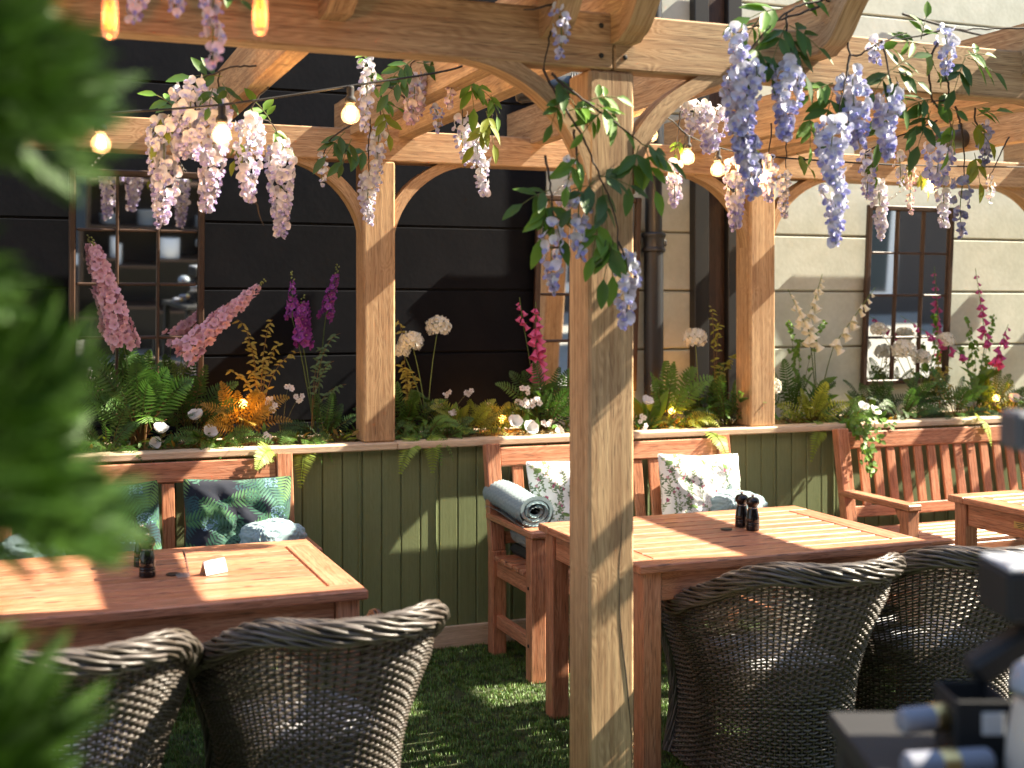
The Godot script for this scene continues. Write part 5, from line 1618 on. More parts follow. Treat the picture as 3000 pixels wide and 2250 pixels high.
func stars(label: String, foot: Vector3, heads: Array, size: float) -> void:
	size *= 1.25
	var t := thing("star_flower_cluster", label, "flower", foot, 0.0, "clusters of tiny white star flowers")
	for h in heads:
		var p: Vector3 = h - foot
		stalk(t, bez(Vector3.ZERO, Vector3(p.x * 0.3, p.y * 0.7, p.z * 0.4), p, 6), 0.0015, Color(0.14, 0.14, 0.05))
		for k in 5:
			var o := Vector3(rr(-1, 1), rr(-0.6, 0.8), rr(0, 1)) * size * 1.3
			inst(t, "floret", star("white_star", Color(0.8, 0.78, 0.76), Color(0.84, 0.82, 0.82), Color(0.35, 0.14, 0.16), 5, 0.2), M.petal, Transform3D(frame(Vector3.UP + rv(0.5), Vector3(rr(-0.5, 0.5), 0.4, 1)).scaled(Vector3.ONE * size * rr(0.8, 1.1)), p + o))
	for k in 5:
		put_leaf(t, 1, Vector3(0, 0.01, 0), Vector3(rr(-1, 1), 0.6, rr(0, 0.8)), Vector3(0, 1, 0.5), rr(0.04, 0.07))

func seed_grass(label: String, foot: Vector3, tips: Array, c: Color) -> void:
	var t := thing("golden_grass", label, "plant", foot, 0.0, "golden seed grasses in the planter")
	for tp in tips:
		var p: Vector3 = tp - foot
		var ps := bez(Vector3.ZERO, Vector3(p.x * 0.15, p.y * 0.95, p.z * 0.3), p, 14)
		stalk(t, ps, 0.0016, Color(0.20, 0.12, 0.03))
		for k in 15:
			var f := 0.38 + 0.6 * k / 15.0
			var q := ps[int(f * 14.0)]
			var mb := MB.new()
			var s := 1.0 if k % 2 else -1.0
			mb.blade(Vector3.ZERO, Vector3(s * rr(0.5, 1), rr(-0.9, 0.5), rr(-0.2, 0.7)), Vector3(rr(-0.3, 0.3), 0.6, 1), rr(0.02, 0.036), rr(0.009, 0.014), c * rr(0.7, 1.1), c * rr(0.9, 1.2), 0.2, 0.3, 0)
			part(t, "leaf", mb, M.leaf, Transform3D(Basis(), q))

func trailer(label: String, foot: Vector3, tips: Array, kind: int, size: float) -> void:
	var t := thing("trailing_plant", label, "plant", foot)
	for tp in tips:
		var p: Vector3 = tp - foot
		var ps := bez(Vector3.ZERO, Vector3(p.x * 0.7, maxf(p.y, 0.0) + 0.07, p.z + 0.02), p, 14)
		stalk(t, ps, 0.0014, Color(0.10, 0.09, 0.03))
		for k in 26:
			var q := ps[mini(2 + int(k * 12.0 / 26.0), 14)] + rv(0.012)
			put_leaf(t, kind, q, Vector3(rr(-1, 1), rr(-1, 0.4), rr(0, 0.7)), Vector3(rr(-0.4, 0.4), 0.5, 1), size * rr(0.7, 1.2), 1.9)

func make_planting() -> void:
	rng.seed = 23
	var pink0 := Color(0.70, 0.34, 0.48)
	var pink1 := Color(0.82, 0.56, 0.64)
	delphinium("tall upright pink delphinium in front of the left mirror", Vector3(0.464, 0.938, -0.2), [[Vector3(0.403, 1.359, -0.2), Vector3(0.286, 1.784, -0.2), 0.135, 0.055, 120]], pink0, pink1, "pink")
	delphinium("pink delphinium leaning right in front of the left mirror", Vector3(0.62, 0.919, -0.22), [[Vector3(0.641, 1.324, -0.2), Vector3(0.975, 1.626, -0.2), 0.13, 0.035, 96]], pink0, pink1, "pink")
	delphinium("three spiked purple delphinium left of the rear post", Vector3(1.231, 0.946, -0.22), [[Vector3(1.168, 1.364, -0.2), Vector3(1.17, 1.55, -0.2), 0.085, 0.05, 48], [Vector3(1.13, 1.477, -0.24), Vector3(1.13, 1.654, -0.24), 0.07, 0.02, 24], [Vector3(1.276, 1.481, -0.22), Vector3(1.324, 1.682, -0.22), 0.07, 0.035, 30]], Color(0.24, 0.03, 0.26), Color(0.36, 0.07, 0.40), "purple")
	foxglove("deep pink foxglove just left of the near post", Vector3(2.305, 0.95, -0.2), [[Vector3(2.3, 1.228, -0.2), Vector3(2.293, 1.557, -0.2), 20, 0.05], [Vector3(2.253, 1.449, -0.26), Vector3(2.233, 1.579, -0.26), 6, 0.03]], "pink_bell", Color(0.55, 0.07, 0.22), Color(0.72, 0.16, 0.36))
	foxglove("cream foxglove with three spikes right of the right rear post", Vector3(3.893, 0.942, -0.2), [[Vector3(3.872, 1.348, -0.2), Vector3(3.713, 1.622, -0.2), 13, 0.046], [Vector3(3.863, 1.44, -0.24), Vector3(3.953, 1.705, -0.24), 13, 0.045], [Vector3(3.986, 1.331, -0.18), Vector3(4.245, 1.632, -0.18), 13, 0.045]], "cream_bell", Color(0.80, 0.76, 0.52), Color(0.86, 0.85, 0.76))
	foxglove("magenta foxglove with tall thin spikes right of the right mirror", Vector3(4.963, 0.969, -0.22), [[Vector3(5.028, 1.343, -0.22), Vector3(4.954, 1.744, -0.22), 18, 0.034], [Vector3(5.075, 1.226, -0.2), Vector3(5.168, 1.433, -0.2), 12, 0.04]], "magenta_bell", Color(0.42, 0.04, 0.20), Color(0.58, 0.10, 0.32))
	foxglove("pink foxglove leaning left across the right mirror", Vector3(5.031, 0.951, -0.26), [[Vector3(4.868, 1.266, -0.24), Vector3(4.459, 1.482, -0.24), 14, 0.034]], "magenta_bell", Color(0.42, 0.04, 0.20), Color(0.58, 0.10, 0.32))
	allium("pair of white ball flowers right of the left rear post", Vector3(1.748, 0.96, -0.2), [[Vector3(1.672, 1.373, -0.2), 0.05], [Vector3(1.633, 1.332, -0.22), 0.035], [Vector3(1.811, 1.442, -0.22), 0.05]])
	allium("single white ball flower in front of the door frame", Vector3(3.202, 0.928, -0.22), [[Vector3(3.173, 1.374, -0.22), 0.052]])
	allium("white ball flower leaning over the base of the right rear post", Vector3(3.367, 0.921, -0.1), [[Vector3(3.515, 1.13, -0.06), 0.048]])
	allium("group of white ball flowers before the right mirror", Vector3(4.599, 0.915, -0.24), [[Vector3(4.465, 1.296, -0.22), 0.056], [Vector3(4.615, 1.252, -0.26), 0.045], [Vector3(4.762, 1.345, -0.24), 0.045], [Vector3(4.361, 1.406, -0.3), 0.04]])
	var dk0 := Color(0.035, 0.09, 0.015)
	var dk1 := Color(0.06, 0.14, 0.02)
	var li0 := Color(0.10, 0.22, 0.03)
	var li1 := Color(0.16, 0.32, 0.05)
	var ye0 := Color(0.27, 0.33, 0.03)
	var ye1 := Color(0.40, 0.45, 0.05)
	var go0 := Color(0.26, 0.16, 0.015)
	var go1 := Color(0.36, 0.24, 0.03)
	# large fern at the left with a tuft of brown stems
	var f := fern("large green fern with brown stems below the left mirror", Vector3(0.46, 0.937, -0.16), 15, 0.40, 0.20, dk0 * 1.2, dk1 * 1.2, 0.1, 0.75, 3.4, 0.0, 26, 0.26)
	for k in 22:
		var a := rr(-1.1, 1.1)
		stalk(f, bez(Vector3(rr(-0.03, 0.03), 0, rr(-0.02, 0.02)), Vector3(sin(a) * 0.05, 0.1, rr(-0.02, 0.05)), Vector3(sin(a) * 0.14, rr(0.12, 0.2), rr(-0.03, 0.08)), 6), 0.0035, Color(0.16, 0.055, 0.02))
	frond(f, Vector3(0.02, 0.02, 0.02), Vector3(0.02, 0.2, 0.08), Vector3(0.495, 1.008, -0.08) - f.position + Vector3(0, 0.045, 0.02), 0.21, 16, li0 * 1.6, li1 * 1.6, 0.45, Color(0.16, 0.055, 0.02), 0.2)
	var cur := PackedVector3Array()
	for k in 26:
		var a := k * 0.42
		var r := 0.016 * (1.0 - k / 30.0)
		cur.append(Vector3(cos(a + PI) * r, 0.225 + sin(a) * r, 0.03))
	var crook := PackedVector3Array([Vector3(0.02, 0.0, 0.02), Vector3(0.03, 0.1, 0.03), Vector3(0.025, 0.18, 0.03), Vector3(-0.012, 0.215, 0.03)])
	crook.append_array(cur)
	stalk(f, crook, 0.004, Color(0.28, 0.16, 0.07))
	fern("dark green fern behind the leaning pink delphinium", Vector3(0.683, 0.943, -0.26), 10, 0.34, 0.16, dk0, dk1, 0.2, 0.9, 3.2, 0.3, 24, 0.26)
	fern("golden fern with arching yellow fronds right of the big fern", Vector3(0.891, 0.953, -0.18), 12, 0.28, 0.11, go0, go1, 0.3, 1.1, 4.0, 0.0, 22, 0.26)
	fern("low mid green fern spreading over the planter edge, left", Vector3(0.782, 0.923, -0.12), 10, 0.22, 0.09, li0 * 0.7, li1 * 0.7, 0.8, 1.35, 4.4, 0.0, 22, 0.26)
	fern("light green fern trailing beside the left rear post", Vector3(1.149, 0.92, -0.1), 8, 0.19, 0.075, li0, li1 * 0.9, 0.7, 1.4, 3.4, 0.2, 24, 0.26, 0.9)
	fern("fern with drooping bright fronds below the white ball flowers", Vector3(1.701, 0.918, -0.1), 11, 0.24, 0.085, li0 * 0.9, li1, 0.5, 1.4, 4.2, 0.0, 26, 0.26, 0.8)
	fern("yellow green feathery fern between white balls and foxglove", Vector3(1.93, 0.926, -0.15), 11, 0.24, 0.10, ye0 * 0.7, ye1 * 0.8, 0.4, 1.25, 4.0, 0.0, 22, 0.26)
	fern("dark fern around the deep pink foxglove", Vector3(2.348, 0.915, -0.2), 12, 0.36, 0.15, dk0, dk1, 0.15, 1.0, 4.4, 0.0, 26, 0.26)
	fern("upright light fern right of the near post", Vector3(2.99, 0.916, -0.18), 9, 0.36, 0.16, li0 * 0.9, li1 * 0.8, 0.1, 0.8, 3.0, 0.3, 22, 0.26)
	fern("yellow fern spilling over the cap right of the near post", Vector3(3.05, 0.91, -0.1), 12, 0.23, 0.09, ye0, ye1, 0.7, 1.4, 4.4, 0.2, 22, 0.26, 0.6)
	fern("thin green fern at the foot of the door frame", Vector3(3.324, 0.907, -0.14), 9, 0.30, 0.09, dk1, li0, 0.2, 1.2, 4.4, 0.2, 24, 0.26)
	fern("bright yellow fern below the cream foxglove", Vector3(3.808, 0.904, -0.12), 13, 0.23, 0.12, ye0 * 1.1, ye1 * 1.1, 0.2, 1.1, 5.0, 0.0, 20, 0.26)
	fern("tall dark fern behind the cream foxglove", Vector3(3.803, 0.901, -0.28), 8, 0.34, 0.13, dk1, li0 * 0.8, 0.1, 0.8, 3.4, 0.0, 26, 0.26)
	fern("dark green fern below the right mirror", Vector3(4.411, 0.91, -0.16), 15, 0.28, 0.10, dk0 * 1.1, dk1 * 1.3, 0.4, 1.35, 5.0, 0.0, 26, 0.26)
	fern("dense green fern left of the globe lamp", Vector3(4.734, 0.911, -0.14), 16, 0.30, 0.10, dk0 * 1.2, dk1 * 1.5, 0.3, 1.35, 5.2, 0.0, 28, 0.26)
	fern("green fern at the far right end of the planter in view", Vector3(5.102, 0.906, -0.14), 14, 0.28, 0.10, dk0 * 1.2, li0 * 0.8, 0.4, 1.35, 5.0, 0.0, 26, 0.26)
	fern("dark fern filling the gap at the foot of the purple delphinium", Vector3(1.265, 0.926, -0.2), 9, 0.24, 0.10, dk0, dk1, 0.2, 1.1, 3.6, 0.0, 24, 0.26)
	fern("mid green fern right against the left rear post", Vector3(1.638, 0.93, -0.22), 9, 0.26, 0.11, dk1, li0, 0.2, 1.0, 3.6, 0.2, 24, 0.26)
	fern("yellow green fern under the tulip shaped flower", Vector3(2.087, 0.914, -0.2), 10, 0.22, 0.10, ye0 * 0.6, ye1 * 0.6, 0.3, 1.2, 4.0, 0.0, 22, 0.26)
	fern("low green fern in front of the strap leaves, left", Vector3(1.801, 0.914, -0.1), 9, 0.17, 0.08, li0 * 0.8, li1 * 0.7, 0.7, 1.35, 4.2, 0.0, 22, 0.26)
	fern("dark fern between door frame and right rear post", Vector3(3.274, 0.91, -0.26), 10, 0.32, 0.13, dk0, dk1, 0.15, 1.0, 4.0, 0.0, 24, 0.26)
	fern("bright low fern right of the yellow fern", Vector3(3.994, 0.914, -0.12), 10, 0.20, 0.10, li0, li1, 0.5, 1.3, 4.2, 0.1, 22, 0.26)
	fern("dark fern rising left of the right mirror", Vector3(4.291, 0.922, -0.28), 9, 0.26, 0.12, dk0, dk1 * 1.2, 0.2, 1.0, 3.6, 0.0, 24, 0.26)
	fern("olive fern behind the golden leaved sprig", Vector3(4.694, 0.921, -0.28), 10, 0.30, 0.12, dk1, ye0 * 0.5, 0.15, 1.0, 4.0, 0.0, 24, 0.26)
	fern("bushy fern right of the globe lamp", Vector3(5.115, 0.912, -0.28), 10, 0.28, 0.12, dk0, li0 * 0.8, 0.2, 1.1, 4.0, 0.0, 24, 0.26)
	fern("dark low fern hidden partly by the conifer", Vector3(0.327, 0.914, -0.12), 10, 0.24, 0.10, dk0, dk1, 0.4, 1.3, 4.2, 0.0, 24, 0.26)
	# broad hart's tongue leaves
	for e in [["hart's tongue plant with upright strap leaves near the tulip", Vector3(1.881, 0.951, -0.24), 6, 0.16], ["hart's tongue plant with wavy leaves left of the right mirror", Vector3(4.171, 0.92, -0.2), 7, 0.17], ["hart's tongue plant before the drainpipe", Vector3(2.897, 0.929, -0.2), 6, 0.2]]:
		var t := thing("strap_leaf_plant", e[0], "plant", e[1])
		for k in e[2]:
			var a: float = TAU * k / e[2]
			put_leaf(t, 1 if k % 3 else 2, Vector3.ZERO, Vector3(cos(a) * 0.6, 1.0, sin(a) * 0.5 + 0.15), Vector3(-cos(a) * 0.4, 0.4, 1), e[3] * rr(0.7, 1.15), 0.75)
	var low := MB.new()
	for k in 5200:
		var p := Vector3(rr(0.0, 5.8), 0.925, rr(-0.34, -0.07))
		var dense := sin(p.x * 5.1) + sin(p.x * 2.3 + 1.0) + 0.6
		if dense < rr(-0.8, 1.6):
			continue
		p.y += rr(0.0, 0.07) * rr(0.2, 1.0)
		var cg: Color = [li0, dk1, ye0, dk0, li0 * 0.8, go0][rng.randi() % 6]
		var lg := rr(0.02, 0.055)
		low.blade(p, Vector3(rr(-1, 1), rr(-0.1, 1.3), rr(-0.6, 1)), Vector3(rr(-0.4, 0.4), 1, rr(-0.2, 0.9)), lg, lg * rr(0.18, 0.4), cg, cg * 1.4, 0.15, rr(0.1, 0.6), 0)
	tag(part(self, "ground_cover", low, M.leaf), "low mixed green leaves covering the planter bed", "ground cover", "", "stuff")
	seed_grass("golden seed grass with hanging yellow seeds left of the purple delphinium", Vector3(0.978, 0.956, -0.22), [Vector3(0.881, 1.479, -0.22), Vector3(0.924, 1.387, -0.2), Vector3(1.04, 1.478, -0.22), Vector3(1.077, 1.375, -0.2), Vector3(1.16, 1.333, -0.2), Vector3(1.002, 1.315, -0.18), Vector3(0.831, 1.258, -0.18), Vector3(0.927, 1.257, -0.16)], Color(0.42, 0.33, 0.05))
	seed_grass("pale green grass bending right of the purple delphinium", Vector3(1.206, 0.949, -0.2), [Vector3(1.339, 1.414, -0.2), Vector3(1.367, 1.183, -0.2), Vector3(1.311, 1.289, -0.2), Vector3(1.269, 1.352, -0.22)], Color(0.16, 0.26, 0.10))
	seed_grass("golden grass close beside the left rear post", Vector3(1.666, 0.927, -0.24), [Vector3(1.617, 1.475, -0.24), Vector3(1.628, 1.262, -0.2), Vector3(1.654, 1.241, -0.2), Vector3(1.705, 1.217, -0.22)], Color(0.40, 0.34, 0.05))
	seed_grass("yellow grass arching in front of the door frame", Vector3(3.291, 0.913, -0.22), [Vector3(3.264, 1.538, -0.22), Vector3(3.318, 1.455, -0.22), Vector3(3.429, 1.301, -0.2), Vector3(3.472, 1.337, -0.16), Vector3(3.32, 1.232, -0.2)], Color(0.30, 0.30, 0.03))
	seed_grass("golden leaved sprig below the right mirror", Vector3(4.691, 0.928, -0.2), [Vector3(4.675, 1.233, -0.2), Vector3(4.754, 1.206, -0.2), Vector3(4.628, 1.158, -0.2), Vector3(4.785, 1.103, -0.2)], Color(0.30, 0.25, 0.03))
	for e in [["white anemone, upper one beside the golden fern", Vector3(0.698, 0.949, -0.1), Vector3(0.692, 1.057, -0.1), 0.032, Vector3(-0.3, 0.8, 0.5)], ["white anemone, lower one beside the golden fern", Vector3(0.748, 0.919, -0.08), Vector3(0.738, 0.993, -0.08), 0.03, Vector3(0.3, 0.6, 0.8)], ["white anemone at the foot of the big fern", Vector3(0.551, 0.928, -0.08), Vector3(0.538, 1.006, -0.08), 0.032, Vector3(0.2, 0.9, 0.4)], ["small white anemone low at the foot of the big fern", Vector3(0.531, 0.91, -0.07), Vector3(0.522, 0.963, -0.07), 0.024, Vector3(-0.2, 0.3, 1.0)], ["white anemone bud lying by the cap rail", Vector3(0.717, 0.902, -0.07), Vector3(0.703, 0.929, -0.06), 0.018, Vector3(0.3, -0.4, 0.8)], ["open white anemone left of the near post", Vector3(2.189, 0.931, -0.1), Vector3(2.139, 0.983, -0.08), 0.034, Vector3(-0.2, 0.7, 0.7)], ["broad white anemone under the foxglove", Vector3(2.239, 0.921, -0.08), Vector3(2.2, 0.956, -0.06), 0.036, Vector3(0.2, 0.6, 0.8)], ["white anemone left of the cream foxglove's mirror", Vector3(4.155, 0.923, -0.12), Vector3(4.102, 0.992, -0.1), 0.032, Vector3(0.1, 0.9, 0.5)], ["white anemone before the strap leaves, right", Vector3(4.208, 0.915, -0.1), Vector3(4.157, 0.975, -0.08), 0.03, Vector3(0.3, 0.7, 0.6)], ["white anemone at the far right beside the globe lamp", Vector3(5.13, 0.909, -0.1), Vector3(5.114, 1.004, -0.1), 0.034, Vector3(-0.2, 0.8, 0.6)], ["white anemone beside the drainpipe foot", Vector3(2.85, 0.929, -0.1), Vector3(2.833, 1.06, -0.1), 0.03, Vector3(0.1, 0.8, 0.6)]]:
		anemone(e[0], e[1], e[2], e[3], e[4])
	anemone("cream tulip shaped flower between fern and foxglove", Vector3(2.068, 0.926, -0.2), Vector3(2.052, 1.032, -0.2), 0.034, Vector3(0.0, 1.0, 0.1), Color(0.78, 0.62, 0.36), Color(0.82, 0.68, 0.46), 1.6, "tulip")
	stars("tiny white star flowers under the purple delphinium", Vector3(1.069, 0.938, -0.16), [Vector3(1.004, 1.121, -0.16), Vector3(1.027, 1.093, -0.15), Vector3(1.141, 1.125, -0.16), Vector3(1.102, 1.173, -0.2), Vector3(0.997, 0.967, -0.1)], 0.011)
	stars("tiny white star flowers by the ball flowers", Vector3(1.827, 0.927, -0.18), [Vector3(1.841, 1.13, -0.18), Vector3(1.787, 1.069, -0.16), Vector3(1.941, 1.128, -0.18), Vector3(1.848, 1.047, -0.14)], 0.011)
	stars("tiny white star flowers under the foxglove", Vector3(2.216, 0.926, -0.14), [Vector3(2.208, 1.133, -0.16), Vector3(2.193, 1.08, -0.14), Vector3(2.231, 1.075, -0.13), Vector3(2.264, 1.089, -0.14), Vector3(2.298, 0.984, -0.08), Vector3(2.349, 0.951, -0.06), Vector3(2.246, 0.903, -0.04), Vector3(2.321, 0.92, -0.05)], 0.013)
	stars("tiny white star flowers right of the near post", Vector3(2.843, 0.916, -0.12), [Vector3(2.808, 0.987, -0.1), Vector3(2.815, 0.943, -0.08), Vector3(2.923, 1.124, -0.2), Vector3(2.98, 1.099, -0.2)], 0.012)
	trailer("maidenhair trailing over the right bench's corner", Vector3(3.908, 0.928, -0.08), [Vector3(3.934, 0.653, 0.19), Vector3(3.964, 0.787, 0.18), Vector3(3.892, 0.733, 0.18), Vector3(4.011, 0.842, 0.17), Vector3(3.943, 0.675, 0.2), Vector3(4.145, 0.912, 0.1), Vector3(3.897, 0.702, 0.21)], 1, 0.03)
	trailer("clover leaved green plant behind the magenta foxglove", Vector3(5.018, 0.909, -0.3), [Vector3(4.935, 1.459, -0.28), Vector3(4.966, 1.329, -0.26), Vector3(5.148, 1.458, -0.28), Vector3(4.869, 1.279, -0.26), Vector3(5.046, 1.225, -0.24)], 1, 0.03)
	trailer("clover leaved sprig behind the cream foxglove", Vector3(3.837, 0.947, -0.3), [Vector3(3.774, 1.44, -0.3), Vector3(3.783, 1.293, -0.28), Vector3(4.007, 1.438, -0.3), Vector3(3.832, 1.342, -0.28)], 1, 0.026)
	for e in [["bright fern frond hanging down the green boards beside the left bench", Vector3(1.139, 0.906, -0.05), [[Vector3(1.128, 0.937, 0.05), Vector3(1.104, 0.758, 0.05)]]], ["fern frond lying over the cap above the left bench", Vector3(1.03, 0.889, -0.06), [[Vector3(0.957, 0.938, 0.12), Vector3(0.899, 0.863, 0.165)]]], ["two bright fern fronds hanging down the boards right of the left rear post", Vector3(1.685, 0.914, -0.05), [[Vector3(1.601, 0.958, 0.05), Vector3(1.546, 0.796, 0.05)], [Vector3(1.708, 0.975, 0.05), Vector3(1.695, 0.792, 0.05)]]], ["yellow fern frond hanging over the floral cushion", Vector3(3.1, 0.89, -0.05), [[Vector3(3.08, 0.945, 0.16), Vector3(3.123, 0.792, 0.19)]]], ["yellow green frond hanging down left of the right bench", Vector3(3.858, 0.896, -0.05), [[Vector3(3.746, 0.956, 0.05), Vector3(3.682, 0.75, 0.05)]]], ["thin dark frond hanging over the right bench's back rail", Vector3(4.765, 0.9, -0.05), [[Vector3(4.704, 0.968, 0.14), Vector3(4.714, 0.801, 0.17)]]]]:
		var t := thing("hanging_fern", e[0], "fern", e[1], 0.0, "fern fronds hanging over the planter cap")
		for q in e[2]:
			frond(t, Vector3.ZERO, q[0] - e[1] + Vector3(0, 0.05, 0), q[1] - e[1], 0.13, 36, Color(0.24, 0.36, 0.04), Color(0.36, 0.48, 0.08), 0.25, Color(0.12, 0.16, 0.03), 0.5)

# ---------------------------------------------------------------- near the camera
func make_foreground() -> void:
	rng.seed = 5
	# clipped conifer at the left edge, far out of focus
	var t := thing("conifer", "blurred green conifer close to the camera at the left edge", "tree", Vector3(-0.137, 0, 4.282))
	var mb := MB.new()
	mb.tube(PackedVector3Array([Vector3(0, 0, 0), Vector3(0.01, 0.9, 0.01), Vector3(-0.01, 1.8, 0), Vector3(0, 2.5, 0)]), 0.04, 0.012, 9, Color(0.09, 0.06, 0.04))
	part(t, "trunk", mb, M.stem)
	var clumps := [[Vector3(0.014, 1.787, 0.005), Vector3(0.204, 0.185, 0.178), 3400], [Vector3(-0.041, 1.609, -0.016), Vector3(0.178, 0.104, 0.163), 1300], [Vector3(0.021, 1.439, 0.008), Vector3(0.207, 0.126, 0.178), 3200], [Vector3(-0.048, 1.306, -0.019), Vector3(0.178, 0.074, 0.163), 1100], [Vector3(0.014, 1.158, 0.005), Vector3(0.200, 0.141, 0.178), 3200], [Vector3(0.000, 0.847, 0.000), Vector3(0.185, 0.207, 0.163), 900], [Vector3(0.000, 2.105, 0.000), Vector3(0.148, 0.185, 0.148), 900]]
	for c in clumps:
		var br := MB.new()
		br.tube(bez(Vector3(0, c[0].y - 0.15, 0), Vector3(c[0].x * 0.3, c[0].y - 0.08, 0), c[0], 5), 0.014, 0.004, 6, Color(0.09, 0.06, 0.04))
		part(t, "branch", br, M.stem)
	var sp := MB.new()
	# one flat spray of scale leaves
	for k in 9:
		var y := k * 0.011
		for s in [-1.0, 1.0]:
			sp.blade(Vector3(0, y, 0), Vector3(s * 0.8, 1.0, rr(-0.2, 0.2)), Vector3(0, 0, 1), 0.034 * (1.0 - k / 12.0), 0.008, Color(0.010, 0.032, 0.004), Color(0.06, 0.15, 0.008), 0.15, 0.1, 1)
	sp.blade(Vector3.ZERO, Vector3.UP, Vector3.BACK, 0.12, 0.007, Color(0.010, 0.03, 0.004), Color(0.07, 0.16, 0.009), 0.1, 0.05, 1)
	var mm := MultiMesh.new()
	mm.transform_format = MultiMesh.TRANSFORM_3D
	mm.mesh = sp.mesh()
	var xs := []
	for c in clumps:
		for k in c[2]:
			var d := Vector3(rng.randfn(), rng.randfn(), rng.randfn()).normalized()
			var r := pow(rng.randf(), 0.35) * (0.85 + 0.25 * sin(d.x * 5.0 + d.y * 4.0))
			var p: Vector3 = c[0] + d * c[1] * r
			xs.append(Transform3D(frame(d + Vector3(0, 0.5, 0) + rv(0.4), rv(1)).scaled(Vector3.ONE * rr(0.28, 0.55)), p))
	mm.instance_count = xs.size()
	for k in xs.size():
		mm.set_instance_transform(k, xs[k])
	var cr := MultiMeshInstance3D.new()
	cr.name = "crown"
	cr.multimesh = mm
	cr.material_override = tinted(0.55, 0.4)
	t.add_child(cr)
	cr.set_meta("kind", "stuff")
	# service counter at the right edge, with blurred things on it
	var s := thing("service_counter", "black service counter at the bottom right corner, out of focus", "counter", Vector3(1.115, 0, 3.98), -0.37)
	bpart(s, "counter_top", Vector3(0.62, 0.03, 0.42), Vector3(0.255, 0.915, 0.0), M.matte, 0, 0.004)
	for q in [[-0.025, -0.18], [0.53, -0.18], [-0.025, 0.18], [0.53, 0.18]]:
		bpart(s, "leg", Vector3(0.04, 0.899, 0.04), Vector3(q[0], 0.45, q[1]), M.matte, 1, 0.003)
	bpart(s, "shelf", Vector3(0.5, 0.02, 0.36), Vector3(0.255, 0.45, 0.0), M.matte, 0, 0.003)
	var base := Transform3D(Basis(Vector3.UP, -0.37), Vector3(1.115, 0.931, 3.98))
	for e in [["pale rolled napkin lying on the black counter, upper one", Vector3(0.05, 0.052, -0.02), 0.3], ["silver wrapped cutlery roll on the black counter, lower one", Vector3(0.035, 0.018, 0.06), 0.15]]:
		var o := thing("cutlery_roll", e[0], "cutlery roll", base * e[1], -0.37 + e[2])
		mb = MB.new()
		mb.lathe([Vector2(0, -0.06), Vector2(0.014, -0.06), Vector2(0.0175, -0.055), Vector2(0.0175, 0.055), Vector2(0.014, 0.06), Vector2(0, 0.06)], 14, Transform3D(Basis(Vector3.BACK, PI / 2), Vector3.ZERO))
		part(o, "napkin", mb, plain(Color(0.2, 0.21, 0.26), 0.6))
		mb = MB.new()
		mb.lathe([Vector2(0.0178, -0.012), Vector2(0.0188, -0.011), Vector2(0.0188, 0.011), Vector2(0.0178, 0.012)], 14, Transform3D(Basis(Vector3.BACK, PI / 2), Vector3.ZERO))
		part(o, "band", mb, M.brass)
	var cad := thing("cutlery_caddy", "black cutlery caddy standing on the counter", "caddy", base * Vector3(0.10, 0.001, -0.03), -0.37)
	bpart(cad, "side", Vector3(0.075, 0.085, 0.005), Vector3(0, 0.0425, 0.045), M.matte, 0, 0.002)
	bpart(cad, "side", Vector3(0.075, 0.085, 0.005), Vector3(0, 0.0425, -0.045), M.matte, 0, 0.002)
	bpart(cad, "end", Vector3(0.005, 0.085, 0.084), Vector3(-0.035, 0.0425, 0), M.matte, 2, 0.002)
	bpart(cad, "end", Vector3(0.005, 0.085, 0.084), Vector3(0.035, 0.0425, 0), M.matte, 2, 0.002)
	bpart(cad, "bottom", Vector3(0.064, 0.006, 0.084), Vector3(0, 0.004, 0), M.matte, 0, 0.001)
	bpart(cad, "label_holder", Vector3(0.03, 0.03, 0.003), Vector3(0.01, 0.055, 0.0492), M.cloth, 0, 0.001)
	var jug := thing("cream_jug", "cream and grey lidded jug at the right edge", "jug", base * Vector3(0.165, 0.001, 0.06), -0.37)
	mb = MB.new()
	mb.lathe([Vector2(0, 0), Vector2(0.05, 0), Vector2(0.053, 0.01), Vector2(0.05, 0.05), Vector2(0.043, 0.09), Vector2(0.04, 0.11), Vector2(0, 0.11)], 20)
	part(jug, "body", mb, plain(Color(0.52, 0.47, 0.40), 0.4))
	mb = MB.new()
	mb.lathe([Vector2(0, 0.1102), Vector2(0.046, 0.1102), Vector2(0.047, 0.118), Vector2(0.042, 0.14), Vector2(0.022, 0.155), Vector2(0, 0.158)], 20)
	part(jug, "lid", mb, plain(Color(0.24, 0.28, 0.33), 0.35))
	# till screen on a slanting arm
	var ti := thing("card_terminal", "black payment terminal on a slanting arm at the right edge", "terminal", base * Vector3(0.22, 0.001, -0.09), -0.37)
	bpart(ti, "foot", Vector3(0.12, 0.012, 0.12), Vector3(0.05, 0.0065, 0), M.matte, 0, 0.003)
	mb = MB.new()
	mb.tube(PackedVector3Array([Vector3(0.05, 0.01, 0), Vector3(0.05, 0.09, 0.0), Vector3(0.0, 0.17, 0.0)]), 0.02, 0.02, 10)
	part(ti, "arm", mb, M.matte)
	bpart(ti, "arm", Vector3(0.17, 0.04, 0.05), Vector3(-0.03, 0.135, 0.0), M.matte, 0, 0.01, Basis(Vector3.BACK, 0.55))
	bpart(ti, "housing", Vector3(0.13, 0.07, 0.12), Vector3(-0.005, 0.21, 0.0), M.matte, 0, 0.006)
	bpart(ti, "paper_cover", Vector3(0.125, 0.006, 0.115), Vector3(-0.005, 0.2485, 0.0), plain(Color(0.3, 0.32, 0.36), 0.4), 0, 0.002)
	var lamp := thing("counter_lamp", "dark grey lamp head at the right edge above the bench", "lamp", base * Vector3(0.26, 0.001, -0.11), -0.37)
	mb = MB.new()
